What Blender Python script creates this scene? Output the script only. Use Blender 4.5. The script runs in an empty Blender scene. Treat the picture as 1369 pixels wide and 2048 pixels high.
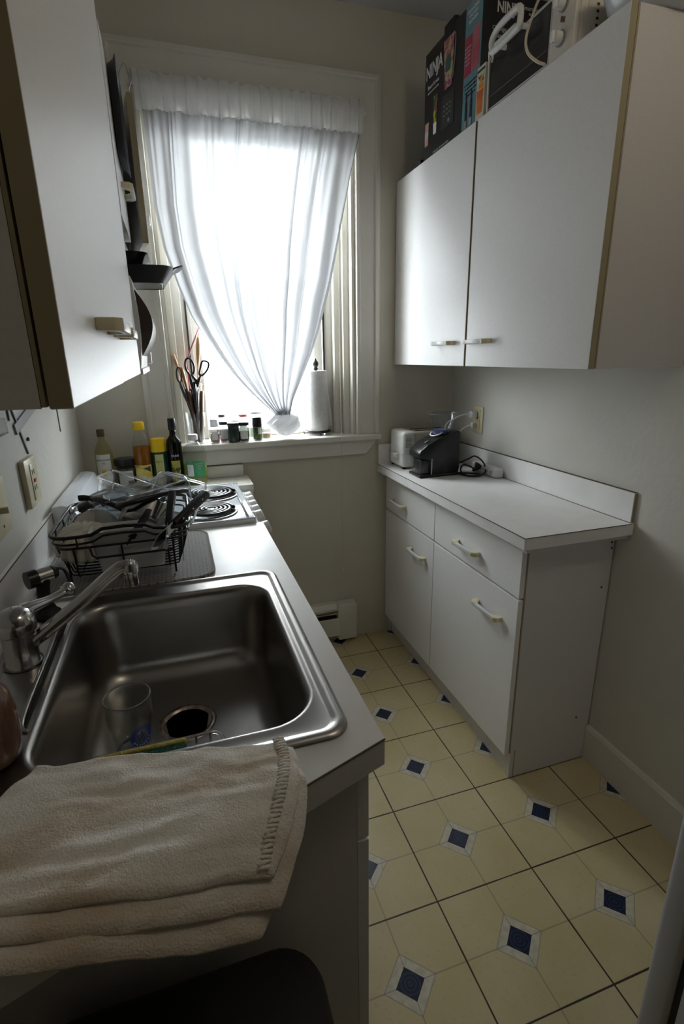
import bpy, bmesh, math, random
from mathutils import Vector, Matrix, noise
random.seed(7)
PI = math.pi
S = bpy.context.scene
C = S.collection

# ------------------------------------------------------------------ camera
cam_d = bpy.data.cameras.new('camera')
cam = bpy.data.objects.new('camera', cam_d); C.objects.link(cam); S.camera = cam
FPX = 1026.08
cam_d.sensor_fit = 'VERTICAL'; cam_d.sensor_height = 36.0; cam_d.lens = FPX / 2048 * 36.0
cam_d.clip_start = 0.02
YAW, PIT, ROL = 0.30528, -0.29583, -0.016536
fwd = Vector((math.sin(YAW)*math.cos(PIT), math.cos(YAW)*math.cos(PIT), math.sin(PIT)))
rgt = Vector((math.cos(YAW), -math.sin(YAW), 0)); upv = rgt.cross(fwd)
r2 = rgt*math.cos(ROL) + upv*math.sin(ROL); u2 = -rgt*math.sin(ROL) + upv*math.cos(ROL)
M = Matrix((r2, u2, -fwd)).transposed().to_4x4(); M.translation = (-0.848, -1.216, 1.435)
cam.matrix_world = M

# ------------------------------------------------------------------ light
w = bpy.data.worlds.new('sky'); S.world = w; w.use_nodes = True
bg = w.node_tree.nodes['Background']; bg.inputs[0].default_value = (.93, .965, 1.0, 1); bg.inputs[1].default_value = 14.0
wn = w.node_tree; tcw = wn.nodes.new('ShaderNodeTexCoord'); spw = wn.nodes.new('ShaderNodeSeparateXYZ'); rw = wn.nodes.new('ShaderNodeMapRange')
wn.links.new(tcw.outputs['Generated'], spw.inputs[0]); wn.links.new(spw.outputs[2], rw.inputs[0])
rw.inputs[1].default_value = -.12; rw.inputs[2].default_value = .42; rw.inputs[3].default_value = 4.0; rw.inputs[4].default_value = 21.0
wn.links.new(rw.outputs[0], bg.inputs[1])
def area(name, loc, rot, sx, sy, power, col, portal=False):
    d = bpy.data.lights.new(name, 'AREA'); d.shape = 'RECTANGLE'; d.size = sx; d.size_y = sy
    d.energy = power; d.color = col
    if portal: d.cycles.is_portal = True
    o = bpy.data.objects.new(name, d); C.objects.link(o); o.location = loc; o.rotation_euler = rot
    return o
area('window_portal', (-.455, 1.37, 1.73), (-PI/2, 0, 0), .9, 1.4, 1, (1, 1, 1), True)
area('daylight', (-.455, 1.62, 1.95), (-PI/2*0.86, 0, 0), 1.1, 1.5, 20, (.93, .965, 1.0))
ld = bpy.data.lights.new('room_lamp', 'POINT'); ld.energy = 3.0; ld.color = (1, .88, .70); ld.shadow_soft_size = .12
lo = bpy.data.objects.new('room_lamp', ld); C.objects.link(lo); lo.location = (.05, -.95, 2.50)
S.view_settings.view_transform = 'Standard'; S.view_settings.look = 'None'
S.cycles.diffuse_bounces = 6; S.cycles.transparent_max_bounces = 24; S.cycles.max_bounces = 14
S.view_settings.exposure = 0.85; S.view_settings.gamma = 1.0

# ------------------------------------------------------------------ materials
def mat(name, col, rough=.5, metal=0., spec=.5, trans=0., ior=1.45, coat=0., emis=None, sheen=0., alpha=1.):
    m = bpy.data.materials.new(name); m.use_nodes = True
    b = m.node_tree.nodes['Principled BSDF']
    b.inputs['Base Color'].default_value = (*col, 1); b.inputs['Roughness'].default_value = rough
    b.inputs['Metallic'].default_value = metal; b.inputs['Specular IOR Level'].default_value = spec
    b.inputs['Transmission Weight'].default_value = trans; b.inputs['IOR'].default_value = ior
    b.inputs['Coat Weight'].default_value = coat; b.inputs['Sheen Weight'].default_value = sheen
    b.inputs['Alpha'].default_value = alpha
    return m
def noisy(m, c1, c2, scale=8., detail=4., lo=.35, hi=.65, bump=0., bscale=80., stretch=(1, 1, 1)):
    nt = m.node_tree; b = nt.nodes['Principled BSDF']
    tc = nt.nodes.new('ShaderNodeTexCoord'); mp = nt.nodes.new('ShaderNodeMapping'); mp.inputs['Scale'].default_value = stretch
    nt.links.new(tc.outputs['Object'], mp.inputs[0])
    n = nt.nodes.new('ShaderNodeTexNoise'); n.inputs['Scale'].default_value = scale; n.inputs['Detail'].default_value = detail
    nt.links.new(mp.outputs[0], n.inputs['Vector'])
    r = nt.nodes.new('ShaderNodeValToRGB'); r.color_ramp.elements[0].position = lo; r.color_ramp.elements[1].position = hi
    r.color_ramp.elements[0].color = (*c1, 1); r.color_ramp.elements[1].color = (*c2, 1)
    nt.links.new(n.outputs['Fac'], r.inputs[0]); nt.links.new(r.outputs[0], b.inputs['Base Color'])
    if bump:
        n2 = nt.nodes.new('ShaderNodeTexNoise'); n2.inputs['Scale'].default_value = bscale; n2.inputs['Detail'].default_value = 3
        nt.links.new(mp.outputs[0], n2.inputs['Vector'])
        bp = nt.nodes.new('ShaderNodeBump'); bp.inputs['Strength'].default_value = bump; bp.inputs['Distance'].default_value = .01
        nt.links.new(n2.outputs['Fac'], bp.inputs['Height']); nt.links.new(bp.outputs[0], b.inputs['Normal'])
    return m
MT = {}
MT['wall'] = noisy(mat('wall_paint', (.6, .58, .52), .55), (.58, .545, .46), (.63, .595, .51), 3, bump=.12, bscale=45)
MT['wallr'] = noisy(mat('wall_paint_right', (.6, .58, .52), .6), (.56, .54, .49), (.60, .58, .53), 3, bump=.12, bscale=45)
MT['ceil'] = noisy(mat('ceiling_paint', (.6, .6, .6), .7), (.56, .57, .58), (.6, .6, .62), 3)
MT['trim'] = noisy(mat('trim_paint', (.7, .68, .62), .3), (.66, .64, .57), (.70, .68, .62), 5, bump=.08, bscale=30)
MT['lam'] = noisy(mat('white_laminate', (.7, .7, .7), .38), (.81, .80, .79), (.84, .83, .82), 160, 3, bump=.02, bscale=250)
MT['lam_shaded'] = noisy(mat('shaded_laminate', (.6, .6, .6), .45), (.66, .64, .625), (.69, .67, .655), 160, 3)  # darker copy of the white laminate, shade of side faces put into the colour
MT['edge'] = mat('almond_edging', (.36, .31, .20), .45)
MT['gap'] = mat('dark_gap', (.02, .018, .015), .8)
MT['seam'] = mat('brown_seam', (.09, .06, .04), .7)
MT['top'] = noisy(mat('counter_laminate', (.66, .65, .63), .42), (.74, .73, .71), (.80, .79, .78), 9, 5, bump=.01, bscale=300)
MT['cream'] = mat('almond_plastic', (.68, .62, .42), .35)
MT['grip'] = mat('white_grip', (.62, .63, .64), .3)
MT['black'] = mat('black_plastic', (.012, .012, .013), .3)
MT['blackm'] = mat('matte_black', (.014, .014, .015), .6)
MT['wire'] = mat('black_coated_wire', (.012, .011, .012), .35)
MT['chrome'] = mat('chrome', (.55, .55, .54), .16, 1)
MT['white'] = mat('white_plastic', (.74, .74, .72), .35)
MT['enamel'] = mat('white_enamel', (.70, .74, .78), .14, coat=.4)
MT['paper'] = noisy(mat('paper_towel', (.8, .8, .8), .95), (.55, .55, .55), (.60, .60, .60), 40, bump=.35, bscale=160)
MT['wood'] = noisy(mat('beech_wood', (.42, .26, .12), .55), (.40, .23, .10), (.50, .31, .15), 6, stretch=(6, 6, .8))
MT['dwood'] = noisy(mat('dark_wood', (.12, .06, .03), .5), (.10, .05, .025), (.17, .085, .04), 6, stretch=(6, 6, .8))
MT['plastic_clear'] = mat('clear_plastic', (.93, .94, .95), .08, trans=.93, ior=1.3)
MT['darkpan'] = mat('nonstick_pan', (.03, .03, .033), .35, .4)
MT['dkgrey'] = mat('dark_grey_metal', (.07, .075, .085), .4, .6)
MT['red'] = mat('red_plastic', (.45, .03, .02), .4)
MT['pink'] = mat('pink_plastic', (.55, .14, .2), .4)
MT['yellow'] = mat('yellow_plastic', (.85, .55, .01), .4)
MT['lblw'] = mat('label_white', (.72, .72, .70), .5)
MT['ink'] = mat('ink_black', (.02, .02, .02), .5)
MT['txt'] = mat('ink_white', (.62, .62, .60), .5)
MT['blue'] = mat('ink_blue', (.03, .07, .36), .4)
MT['cord'] = mat('ivory_cord', (.62, .56, .42), .5)

def steel():
    m = mat('brushed_steel', (.37, .355, .335), .24, 1); nt = m.node_tree; b = nt.nodes['Principled BSDF']
    tc = nt.nodes.new('ShaderNodeTexCoord'); mp = nt.nodes.new('ShaderNodeMapping'); mp.inputs['Scale'].default_value = (6, 260, 6)
    n = nt.nodes.new('ShaderNodeTexNoise'); n.inputs['Scale'].default_value = 3; n.inputs['Detail'].default_value = 4
    nt.links.new(tc.outputs['Object'], mp.inputs[0]); nt.links.new(mp.outputs[0], n.inputs['Vector'])
    r = nt.nodes.new('ShaderNodeMapRange'); r.inputs[3].default_value = .27; r.inputs[4].default_value = .34
    nt.links.new(n.outputs['Fac'], r.inputs[0]); nt.links.new(r.outputs[0], b.inputs['Roughness'])
    bp = nt.nodes.new('ShaderNodeBump'); bp.inputs['Strength'].default_value = .02; bp.inputs['Distance'].default_value = .0004
    nt.links.new(n.outputs['Fac'], bp.inputs['Height']); nt.links.new(bp.outputs[0], b.inputs['Normal'])
    return m
MT['steel'] = steel()

def thin(name, col, gloss=.08, fac=.9, rough=.05):
    """thin pane: mostly see-through, slightly glossy"""
    m = bpy.data.materials.new(name); m.use_nodes = True; nt = m.node_tree; nt.nodes.clear()
    o = nt.nodes.new('ShaderNodeOutputMaterial'); mx = nt.nodes.new('ShaderNodeMixShader')
    t = nt.nodes.new('ShaderNodeBsdfTransparent'); t.inputs[0].default_value = (*col, 1)
    g = nt.nodes.new('ShaderNodeBsdfGlossy'); g.inputs['Roughness'].default_value = rough
    lw = nt.nodes.new('ShaderNodeLayerWeight'); lw.inputs[0].default_value = .5
    pw = nt.nodes.new('ShaderNodeMath'); pw.operation = 'POWER'; pw.inputs[1].default_value = 3.5
    f = nt.nodes.new('ShaderNodeMath'); f.operation = 'MULTIPLY_ADD'; f.inputs[1].default_value = .55; f.inputs[2].default_value = .035
    nt.links.new(lw.outputs['Facing'], pw.inputs[0]); nt.links.new(pw.outputs[0], f.inputs[0])
    nt.links.new(f.outputs[0], mx.inputs[0]); nt.links.new(t.outputs[0], mx.inputs[1]); nt.links.new(g.outputs[0], mx.inputs[2])
    nt.links.new(mx.outputs[0], o.inputs[0]); return m
MT['glass'] = thin('clear_glass', (.93, .95, .95), rough=.03)
MT['pane'] = thin('window_glass', (.96, .98, .98))
MT['thin'] = thin('thin_clear', (.93, .94, .95))
MT['thing'] = thin('thin_grey_clear', (.90, .91, .92), rough=.12)
MT['oil'] = thin('pale_oil', (.86, .84, .64))
MT['amber'] = thin('amber_oil', (.62, .26, .02))
MT['dkoil'] = thin('dark_olive_glass', (.07, .055, .01))
MT['greenj'] = mat('green_herbs', (.07, .11, .02), .8)

def sheer(name='sheer_curtain', tcol=(.185, .187, .193), transp=.004, dcol=(.74, .74, .75)):
    m = bpy.data.materials.new(name); m.use_nodes = True; nt = m.node_tree; nt.nodes.clear()
    o = nt.nodes.new('ShaderNodeOutputMaterial')
    d = nt.nodes.new('ShaderNodeBsdfDiffuse'); d.inputs[0].default_value = (*dcol, 1)
    t = nt.nodes.new('ShaderNodeBsdfTranslucent'); t.inputs[0].default_value = (*tcol, 1)
    p = nt.nodes.new('ShaderNodeBsdfTransparent')
    a = nt.nodes.new('ShaderNodeMixShader'); a.inputs[0].default_value = .55
    b = nt.nodes.new('ShaderNodeMixShader'); b.inputs[0].default_value = transp
    nt.links.new(d.outputs[0], a.inputs[1]); nt.links.new(t.outputs[0], a.inputs[2])
    nt.links.new(a.outputs[0], b.inputs[1]); nt.links.new(p.outputs[0], b.inputs[2])
    nt.links.new(b.outputs[0], o.inputs[0]); return m
MT['sheer'] = sheer()
MT['sheet'] = sheer('paper_sheet', (.7, .7, .7), .02)

def floor_mat():
    m = mat('vinyl_tile', (.5, .5, .4), .32); nt = m.node_tree; N = nt.nodes; L = nt.links; b = N['Principled BSDF']
    def math_(op, a, b_=None, c=None):
        n = N.new('ShaderNodeMath'); n.operation = op
        for i, v in enumerate((a, b_, c)):
            if v is None: continue
            if isinstance(v, (int, float)): n.inputs[i].default_value = v
            else: L.new(v, n.inputs[i])
        return n.outputs[0]
    def mix(f, a, b_):
        n = N.new('ShaderNodeMix'); n.data_type = 'RGBA'; L.new(f, n.inputs[0])
        for i, v in ((6, a), (7, b_)):
            if isinstance(v, tuple): n.inputs[i].default_value = (*v, 1)
            else: L.new(v, n.inputs[i])
        return n.outputs[2]
    tc = N.new('ShaderNodeTexCoord'); sp = N.new('ShaderNodeSeparateXYZ'); L.new(tc.outputs['Object'], sp.inputs[0])
    T = .3048
    u = math_('SUBTRACT', math_('FRACT', math_('DIVIDE', math_('ADD', sp.outputs[0], 100*T), T)), .5)
    v = math_('SUBTRACT', math_('FRACT', math_('DIVIDE', math_('ADD', sp.outputs[1], 100*T), T)), .5)
    au, av = math_('ABSOLUTE', u), math_('ABSOLUTE', v)
    mx = math_('MAXIMUM', au, av); mn = math_('MINIMUM', au, av); dsum = math_('ADD', au, av)
    nz = N.new('ShaderNodeTexNoise'); nz.inputs['Scale'].default_value = 5; nz.inputs['Detail'].default_value = 6; L.new(tc.outputs['Object'], nz.inputs['Vector'])
    rp = N.new('ShaderNodeValToRGB'); rp.color_ramp.elements[0].position = .35; rp.color_ramp.elements[1].position = .68
    rp.color_ramp.elements[0].color = (.55, .465, .255, 1); rp.color_ramp.elements[1].color = (.62, .535, .325, 1); L.new(nz.outputs[0], rp.inputs[0])
    nf = N.new('ShaderNodeTexNoise'); nf.inputs['Scale'].default_value = 90; nf.inputs['Detail'].default_value = 3; L.new(tc.outputs['Object'], nf.inputs['Vector'])
    col = mix(math_('MULTIPLY', math_('GREATER_THAN', nf.outputs[0], .62), .25), rp.outputs[0], (.40, .34, .20))
    # faint printed lines through the middle of the tile
    col = mix(math_('MULTIPLY', math_('LESS_THAN', mn, .0065), .5), col, (.22, .18, .11))
    # pale marble frame round the blue diamond
    ro, ri = .067/T, .0375/T
    fr = math_('LESS_THAN', dsum, ro)
    nm = N.new('ShaderNodeTexNoise'); nm.inputs['Scale'].default_value = 60; nm.inputs['Detail'].default_value = 5; L.new(tc.outputs['Object'], nm.inputs['Vector'])
    r2_ = N.new('ShaderNodeValToRGB'); r2_.color_ramp.elements[0].position = .35; r2_.color_ramp.elements[1].position = .6
    r2_.color_ramp.elements[0].color = (.50, .46, .36, 1); r2_.color_ramp.elements[1].color = (.63, .58, .47, 1); L.new(nm.outputs[0], r2_.inputs[0])
    fcol = mix(math_('MULTIPLY', math_('LESS_THAN', mn, .005), .6), r2_.outputs[0], (.25, .24, .22))
    col = mix(fr, col, fcol)
    col = mix(math_('MULTIPLY', math_('COMPARE', dsum, ro, .006), .6), col, (.22, .21, .19))
    bl = math_('LESS_THAN', dsum, ri)
    rad = math_('SQRT', math_('ADD', math_('MULTIPLY', u, u), math_('MULTIPLY', v, v)))
    ring = math_('MULTIPLY', math_('LESS_THAN', math_('ABSOLUTE', math_('SUBTRACT', math_('FRACT', math_('MULTIPLY', rad, 34)), .5)), .2), math_('LESS_THAN', rad, .082))
    bcol = mix(math_('MULTIPLY', ring, .6), (.008, .013, .042), (.03, .05, .10))
    col = mix(bl, col, bcol)
    # dark joints between tiles
    nw = N.new('ShaderNodeTexNoise'); nw.inputs['Scale'].default_value = 7; L.new(tc.outputs['Object'], nw.inputs['Vector'])
    jt = math_('GREATER_THAN', mx, math_('SUBTRACT', .4965, math_('MULTIPLY', nw.outputs[0], .007)))
    col = mix(jt, col, (.045, .035, .025))
    L.new(col, b.inputs['Base Color'])
    bp = N.new('ShaderNodeBump'); bp.inputs['Strength'].default_value = .15; bp.inputs['Distance'].default_value = .002
    L.new(math_('SUBTRACT', 1, jt), bp.inputs['Height']); L.new(bp.outputs[0], b.inputs['Normal'])
    return m
MT['floor'] = floor_mat()

def towel_mat():
    m = noisy(mat('terry_cloth', (.5, .46, .38), .97, sheen=.3), (.60, .50, .38), (.84, .81, .75), 5.5, 6, .36, .55, stretch=(1, 2.4, 1))
    nt = m.node_tree; b = nt.nodes['Principled BSDF']
    tc = nt.nodes.new('ShaderNodeTexCoord')
    n = nt.nodes.new('ShaderNodeTexNoise'); n.inputs['Scale'].default_value = 420; n.inputs['Detail'].default_value = 3
    n3 = nt.nodes.new('ShaderNodeTexNoise'); n3.inputs['Scale'].default_value = 110; n3.inputs['Detail'].default_value = 4
    ad = nt.nodes.new('ShaderNodeMath'); ad.operation = 'ADD'
    nt.links.new(tc.outputs['Object'], n.inputs['Vector']); nt.links.new(tc.outputs['Object'], n3.inputs['Vector'])
    nt.links.new(n.outputs[0], ad.inputs[0]); nt.links.new(n3.outputs[0], ad.inputs[1])
    bp = nt.nodes.new('ShaderNodeBump'); bp.inputs['Strength'].default_value = .55; bp.inputs['Distance'].default_value = .004
    nt.links.new(ad.outputs[0], bp.inputs['Height']); nt.links.new(bp.outputs[0], b.inputs['Normal'])
    return m
MT['towel'] = towel_mat()

def fruit_mat(name='printed_fruit', cols=((.36, .10, .11), (.42, .40, .14), (.24, .07, .10), (.42, .30, .30)), scale=75):
    m = mat(name, (.5, .1, .1), .4); nt = m.node_tree; b = nt.nodes['Principled BSDF']
    tc = nt.nodes.new('ShaderNodeTexCoord'); v = nt.nodes.new('ShaderNodeTexVoronoi'); v.inputs['Scale'].default_value = scale
    nt.links.new(tc.outputs['Object'], v.inputs['Vector'])
    sp = nt.nodes.new('ShaderNodeSeparateColor'); nt.links.new(v.outputs['Color'], sp.inputs[0])
    r = nt.nodes.new('ShaderNodeValToRGB'); r.color_ramp.interpolation = 'CONSTANT'
    for i, c in enumerate(cols):
        e = r.color_ramp.elements[i] if i < 2 else r.color_ramp.elements.new(i/len(cols))
        e.position = i/len(cols); e.color = (*c, 1)
    nt.links.new(sp.outputs[0], r.inputs[0]); nt.links.new(r.outputs[0], b.inputs['Base Color']); return m
MT['fruit'] = fruit_mat()
MT['oranged'] = fruit_mat('orange_slices', ((.75, .2, .01), (.8, .3, .02), (.2, .35, .03), (.7, .55, .3)), 50)
MT['matgrey'] = None
def drymat():
    m = mat('ribbed_mat', (.36, .34, .32), .75); nt = m.node_tree; b = nt.nodes['Principled BSDF']
    tc = nt.nodes.new('ShaderNodeTexCoord'); br = nt.nodes.new('ShaderNodeTexBrick')
    br.inputs['Scale'].default_value = 18; br.inputs['Color1'].default_value = (.33, .31, .295, 1); br.inputs['Color2'].default_value = (.30, .285, .27, 1)
    br.inputs['Mortar'].default_value = (.12, .11, .10, 1); br.inputs['Mortar Size'].default_value = .035
    br.inputs['Brick Width'].default_value = .35; br.inputs['Row Height'].default_value = .11
    nt.links.new(tc.outputs['Object'], br.inputs['Vector']); nt.links.new(br.outputs['Color'], b.inputs['Base Color'])
    bp = nt.nodes.new('ShaderNodeBump'); bp.invert = True; bp.inputs['Strength'].default_value = .5; bp.inputs['Distance'].default_value = .004
    nt.links.new(br.outputs['Fac'], bp.inputs['Height']); nt.links.new(bp.outputs[0], b.inputs['Normal']); return m
MT['matgrey'] = drymat()

# ------------------------------------------------------------------ helpers
def BM(): return bmesh.new()
def root_of(o):
    while o.parent: o = o.parent
    return o
def thing(name, label, cat, loc=(0, 0, 0), rot=(0, 0, 0), group=None, world=False):
    o = bpy.data.objects.new(name, None); C.objects.link(o); o.location = loc; o.rotation_euler = rot
    o.empty_display_size = .05
    o['label'] = label; o['category'] = cat
    if group: o['group'] = group
    if world: WORLD[o.name] = Vector(loc)
    return o
WORLD = {}
SPLIT = {'screw_hole', 'screw', 'rivet', 'slots', 'vent', 'bracket', 'water_drop', 'sash_gap', 'printed_buttons', 'foot', 'small_leg', 'handle_post', 'slot'}
def part(name, bm, m, parent=None, smooth=False, label=None, sub=0):
    if name in SPLIT:                      # every loose piece becomes a part of its own
        bm.verts.ensure_lookup_table(); seen = set(); out = None; isl = []
        for v in bm.verts:
            if v in seen: continue
            st_, comp = [v], []
            seen.add(v)
            while st_:
                a = st_.pop(); comp.append(a)
                for e in a.link_edges:
                    b = e.other_vert(a)
                    if b not in seen: seen.add(b); st_.append(b)
            isl.append(comp)
        if len(isl) > 1:
            for comp in isl:
                nb = BM(); mp = {v: nb.verts.new(v.co) for v in comp}
                for f in {f for v in comp for f in v.link_faces}: nb.faces.new([mp[v] for v in f.verts])
                out = part_one(name, nb, m, parent, smooth, label, sub)
            bm.free(); return out
    return part_one(name, bm, m, parent, smooth, label, sub)
def part_one(name, bm, m, parent=None, smooth=False, label=None, sub=0):
    me = bpy.data.meshes.new(name)
    if parent is not None:
        off = WORLD.get(root_of(parent).name)
        if off is not None: bmesh.ops.translate(bm, verts=bm.verts, vec=-off)
    bmesh.ops.recalc_face_normals(bm, faces=bm.faces) if not smooth == 'keep' else None
    bm.to_mesh(me); bm.free()
    o = bpy.data.objects.new(name, me); C.objects.link(o)
    if m is not None: me.materials.append(MT[m] if isinstance(m, str) else m)
    if smooth:
        me.polygons.foreach_set('use_smooth', [True]*len(me.polygons))
        if smooth != 'all' and smooth != 'keep':
            me.set_sharp_from_angle(angle=math.radians(40))
    if parent is not None: o.parent = parent
    if label: o['label'] = label
    if sub:
        md = o.modifiers.new('sub', 'SUBSURF'); md.levels = sub; md.render_levels = sub
    return o
def solo(name, bm, m, label, cat, loc=(0, 0, 0), group=None, smooth=False, rot=(0, 0, 0), local=False):
    """a thing that is one mesh; verts in world coordinates unless local"""
    if not local: bmesh.ops.translate(bm, verts=bm.verts, vec=-Vector(loc))
    o = part(name, bm, m, None, smooth); o.location = loc; o.rotation_euler = rot
    o['label'] = label; o['category'] = cat
    if group: o['group'] = group
    return o
def struct(name, bm, m, parent=None, smooth=False):
    o = part(name, bm, m, parent, smooth)
    if parent is None: o['kind'] = 'structure'
    return o
def box(bm, x0, x1, y0, y1, z0, z1, bev=0, seg=2):
    vs = [bm.verts.new((x, y, z)) for x in (x0, x1) for y in (y0, y1) for z in (z0, z1)]
    f = [(0, 1, 3, 2), (4, 6, 7, 5), (0, 4, 5, 1), (2, 3, 7, 6), (0, 2, 6, 4), (1, 5, 7, 3)]
    fs = [bm.faces.new([vs[i] for i in q]) for q in f]
    if bev:
        es = list({e for a in fs for e in a.edges})
        bmesh.ops.bevel(bm, geom=es, offset=bev, segments=seg, profile=.5, affect='EDGES')
    return bm
def cbox(x0, x1, y0, y1, z0, z1, bev=0, seg=2): return box(BM(), x0, x1, y0, y1, z0, z1, bev, seg)
def lathe(bm, prof, n=32, c=(0, 0, 0), sx=1, sy=1, axis='z', caps=True):
    rings = []
    for r, z in prof:
        ring = []
        for i in range(n):
            a = 2*PI*i/n; p = Vector((r*math.cos(a)*sx, r*math.sin(a)*sy, z))
            if axis == 'x': p = Vector((p.z, p.x, p.y))
            if axis == 'y': p = Vector((p.x, p.z, p.y))
            ring.append(bm.verts.new(p + Vector(c)))
        rings.append(ring)
    for a, b in zip(rings, rings[1:]):
        for i in range(n): bm.faces.new((a[i], a[(i+1) % n], b[(i+1) % n], b[i]))
    if caps:
        if prof[0][0] > 1e-5: bm.faces.new(rings[0][::-1])
        if prof[-1][0] > 1e-5: bm.faces.new(rings[-1])
    return bm
def cyl(bm, p0, p1, r, n=16, r1=None):
    return tube(bm, [p0, p1], [r, r if r1 is None else r1], n)
def tube(bm, pts, r, n=8, closed=False, caps=True, flat=1.0):
    pts = [Vector(p) for p in pts]; k = len(pts)
    rr = r if isinstance(r, (list, tuple)) else [r]*k
    rings = []; up = None
    for i, p in enumerate(pts):
        if closed: t = (pts[(i+1) % k] - pts[i-1])
        else: t = pts[min(i+1, k-1)] - pts[max(i-1, 0)]
        t.normalize()
        if up is None:
            up = Vector((0, 0, 1)) if abs(t.z) < .9 else Vector((1, 0, 0))
        a = t.cross(up); a.normalize(); b = a.cross(t); up = b
        rings.append([bm.verts.new(p + (a*math.cos(2*PI*j/n) + b*math.sin(2*PI*j/n)*flat)*rr[i]) for j in range(n)])
    m = k if closed else k-1
    for i in range(m):
        A, B = rings[i], rings[(i+1) % k]
        for j in range(n): bm.faces.new((A[j], A[(j+1) % n], B[(j+1) % n], B[j]))
    if caps and not closed: bm.faces.new(rings[0][::-1]); bm.faces.new(rings[-1])
    return bm
def smooth_path(ctrl, n=40, closed=False):
    P = [Vector(p) for p in ctrl]; out = []; k = len(P); segs = k if closed else k-1
    for s in range(segs):
        if closed: a, b, c, d = P[s-1], P[s], P[(s+1) % k], P[(s+2) % k]
        else: a, b, c, d = P[max(s-1, 0)], P[s], P[s+1], P[min(s+2, k-1)]
        m = max(2, n//segs)
        for i in range(m):
            t = i/m
            out.append(.5*((2*b) + (c-a)*t + (2*a-5*b+4*c-d)*t*t + (-a+3*b-3*c+d)*t**3))
    if not closed: out.append(P[-1])
    return out
def prism(bm, poly, axis, a0, a1, bev=0):
    """polygon in the other two axes extruded along axis"""
    def P(q, a):
        return {'x': (a, q[0], q[1]), 'y': (q[0], a, q[1]), 'z': (q[0], q[1], a)}[axis]
    A = [bm.verts.new(P(q, a0)) for q in poly]; B = [bm.verts.new(P(q, a1)) for q in poly]; n = len(poly)
    fs = [bm.faces.new(A[::-1]), bm.faces.new(B)]
    for i in range(n): fs.append(bm.faces.new((A[i], A[(i+1) % n], B[(i+1) % n], B[i])))
    if bev:
        bmesh.ops.bevel(bm, geom=list({e for a in fs for e in a.edges}), offset=bev, segments=2, profile=.5, affect='EDGES')
    return bm
def rrect(cx, cy, hx, hy, r, n=8):
    out = []
    for (sx, sy, a0) in ((1, 1, 0), (-1, 1, 90), (-1, -1, 180), (1, -1, 270)):
        for i in range(n+1):
            a = math.radians(a0 + 90*i/n)
            out.append((cx + sx*(hx-r) + r*math.cos(a), cy + sy*(hy-r) + r*math.sin(a)))
    return out
def loft(bm, loops, cap0=False, cap1=False):
    R = [[bm.verts.new(p) for p in lp] for lp in loops]; n = len(R[0])
    for a, b in zip(R, R[1:]):
        for i in range(n): bm.faces.new((a[i], a[(i+1) % n], b[(i+1) % n], b[i]))
    if cap0: bm.faces.new(R[0][::-1])
    if cap1: bm.faces.new(R[-1])
    return bm
def grid(bm, nu, nv, f):
    V = [[bm.verts.new(f(i/nu, j/nv)) for i in range(nu+1)] for j in range(nv+1)]
    for j in range(nv):
        for i in range(nu): bm.faces.new((V[j][i], V[j][i+1], V[j+1][i+1], V[j+1][i]))
    return bm
def text_bm(s, size, align='CENTER', ext=.0004, xs=1.0, bold=0.0):
    cu = bpy.data.curves.new('lettering', 'FONT'); cu.body = s; cu.size = size; cu.align_x = align; cu.align_y = 'CENTER'
    cu.extrude = ext; cu.offset = bold; cu.resolution_u = 3
    o = bpy.data.objects.new('lettering_tmp', cu); C.objects.link(o)
    bpy.context.view_layer.update()
    me = bpy.data.meshes.new_from_object(o.evaluated_get(bpy.context.evaluated_depsgraph_get()))
    bm = BM(); bm.from_mesh(me)
    bpy.data.objects.remove(o); bpy.data.curves.remove(cu); bpy.data.meshes.remove(me)
    for v in bm.verts: v.co.x *= xs
    return bm
def frame_mat(origin, xa, ya):
    x = Vector(xa).normalized(); y = Vector(ya).normalized(); z = x.cross(y)
    m = Matrix((x, y, z)).transposed().to_4x4(); m.translation = origin; return m
def put_text(s, size, origin, xa, ya, parent, m='txt', name='lettering', align='CENTER', xs=1., bold=0.):
    bm = text_bm(s, size, align, xs=xs, bold=bold); bm.transform(frame_mat(origin, xa, ya)); return part(name, bm, m, parent)
def wrap(bm, R, z0, ang0):
    """flat xy shape -> on a cylinder about the local z axis, centred on azimuth ang0"""
    for v in bm.verts:
        a = ang0 + v.co.x/R; r = R + v.co.z; zz = v.co.y + z0
        v.co = Vector((r*math.cos(a), r*math.sin(a), zz))
    return bm
def patch(w_, h, nx=14): 
    bm = BM(); grid(bm, nx, 1, lambda u, v: ((u-.5)*w_, (v-.5)*h, 0)); return bm
def flat(pts, origin, xa, ya, parent, m, name, d=.0008):
    """thin printed shape (polygon in plane coordinates)"""
    bm = BM(); prism(bm, pts, 'z', 0, d); bm.transform(frame_mat(origin, xa, ya)); return part(name, bm, m, parent)
def disc(r, cx=0, cy=0, n=24, sy=1): return [(cx+r*math.cos(2*PI*i/n), cy+r*sy*math.sin(2*PI*i/n)) for i in range(n)]

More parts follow.
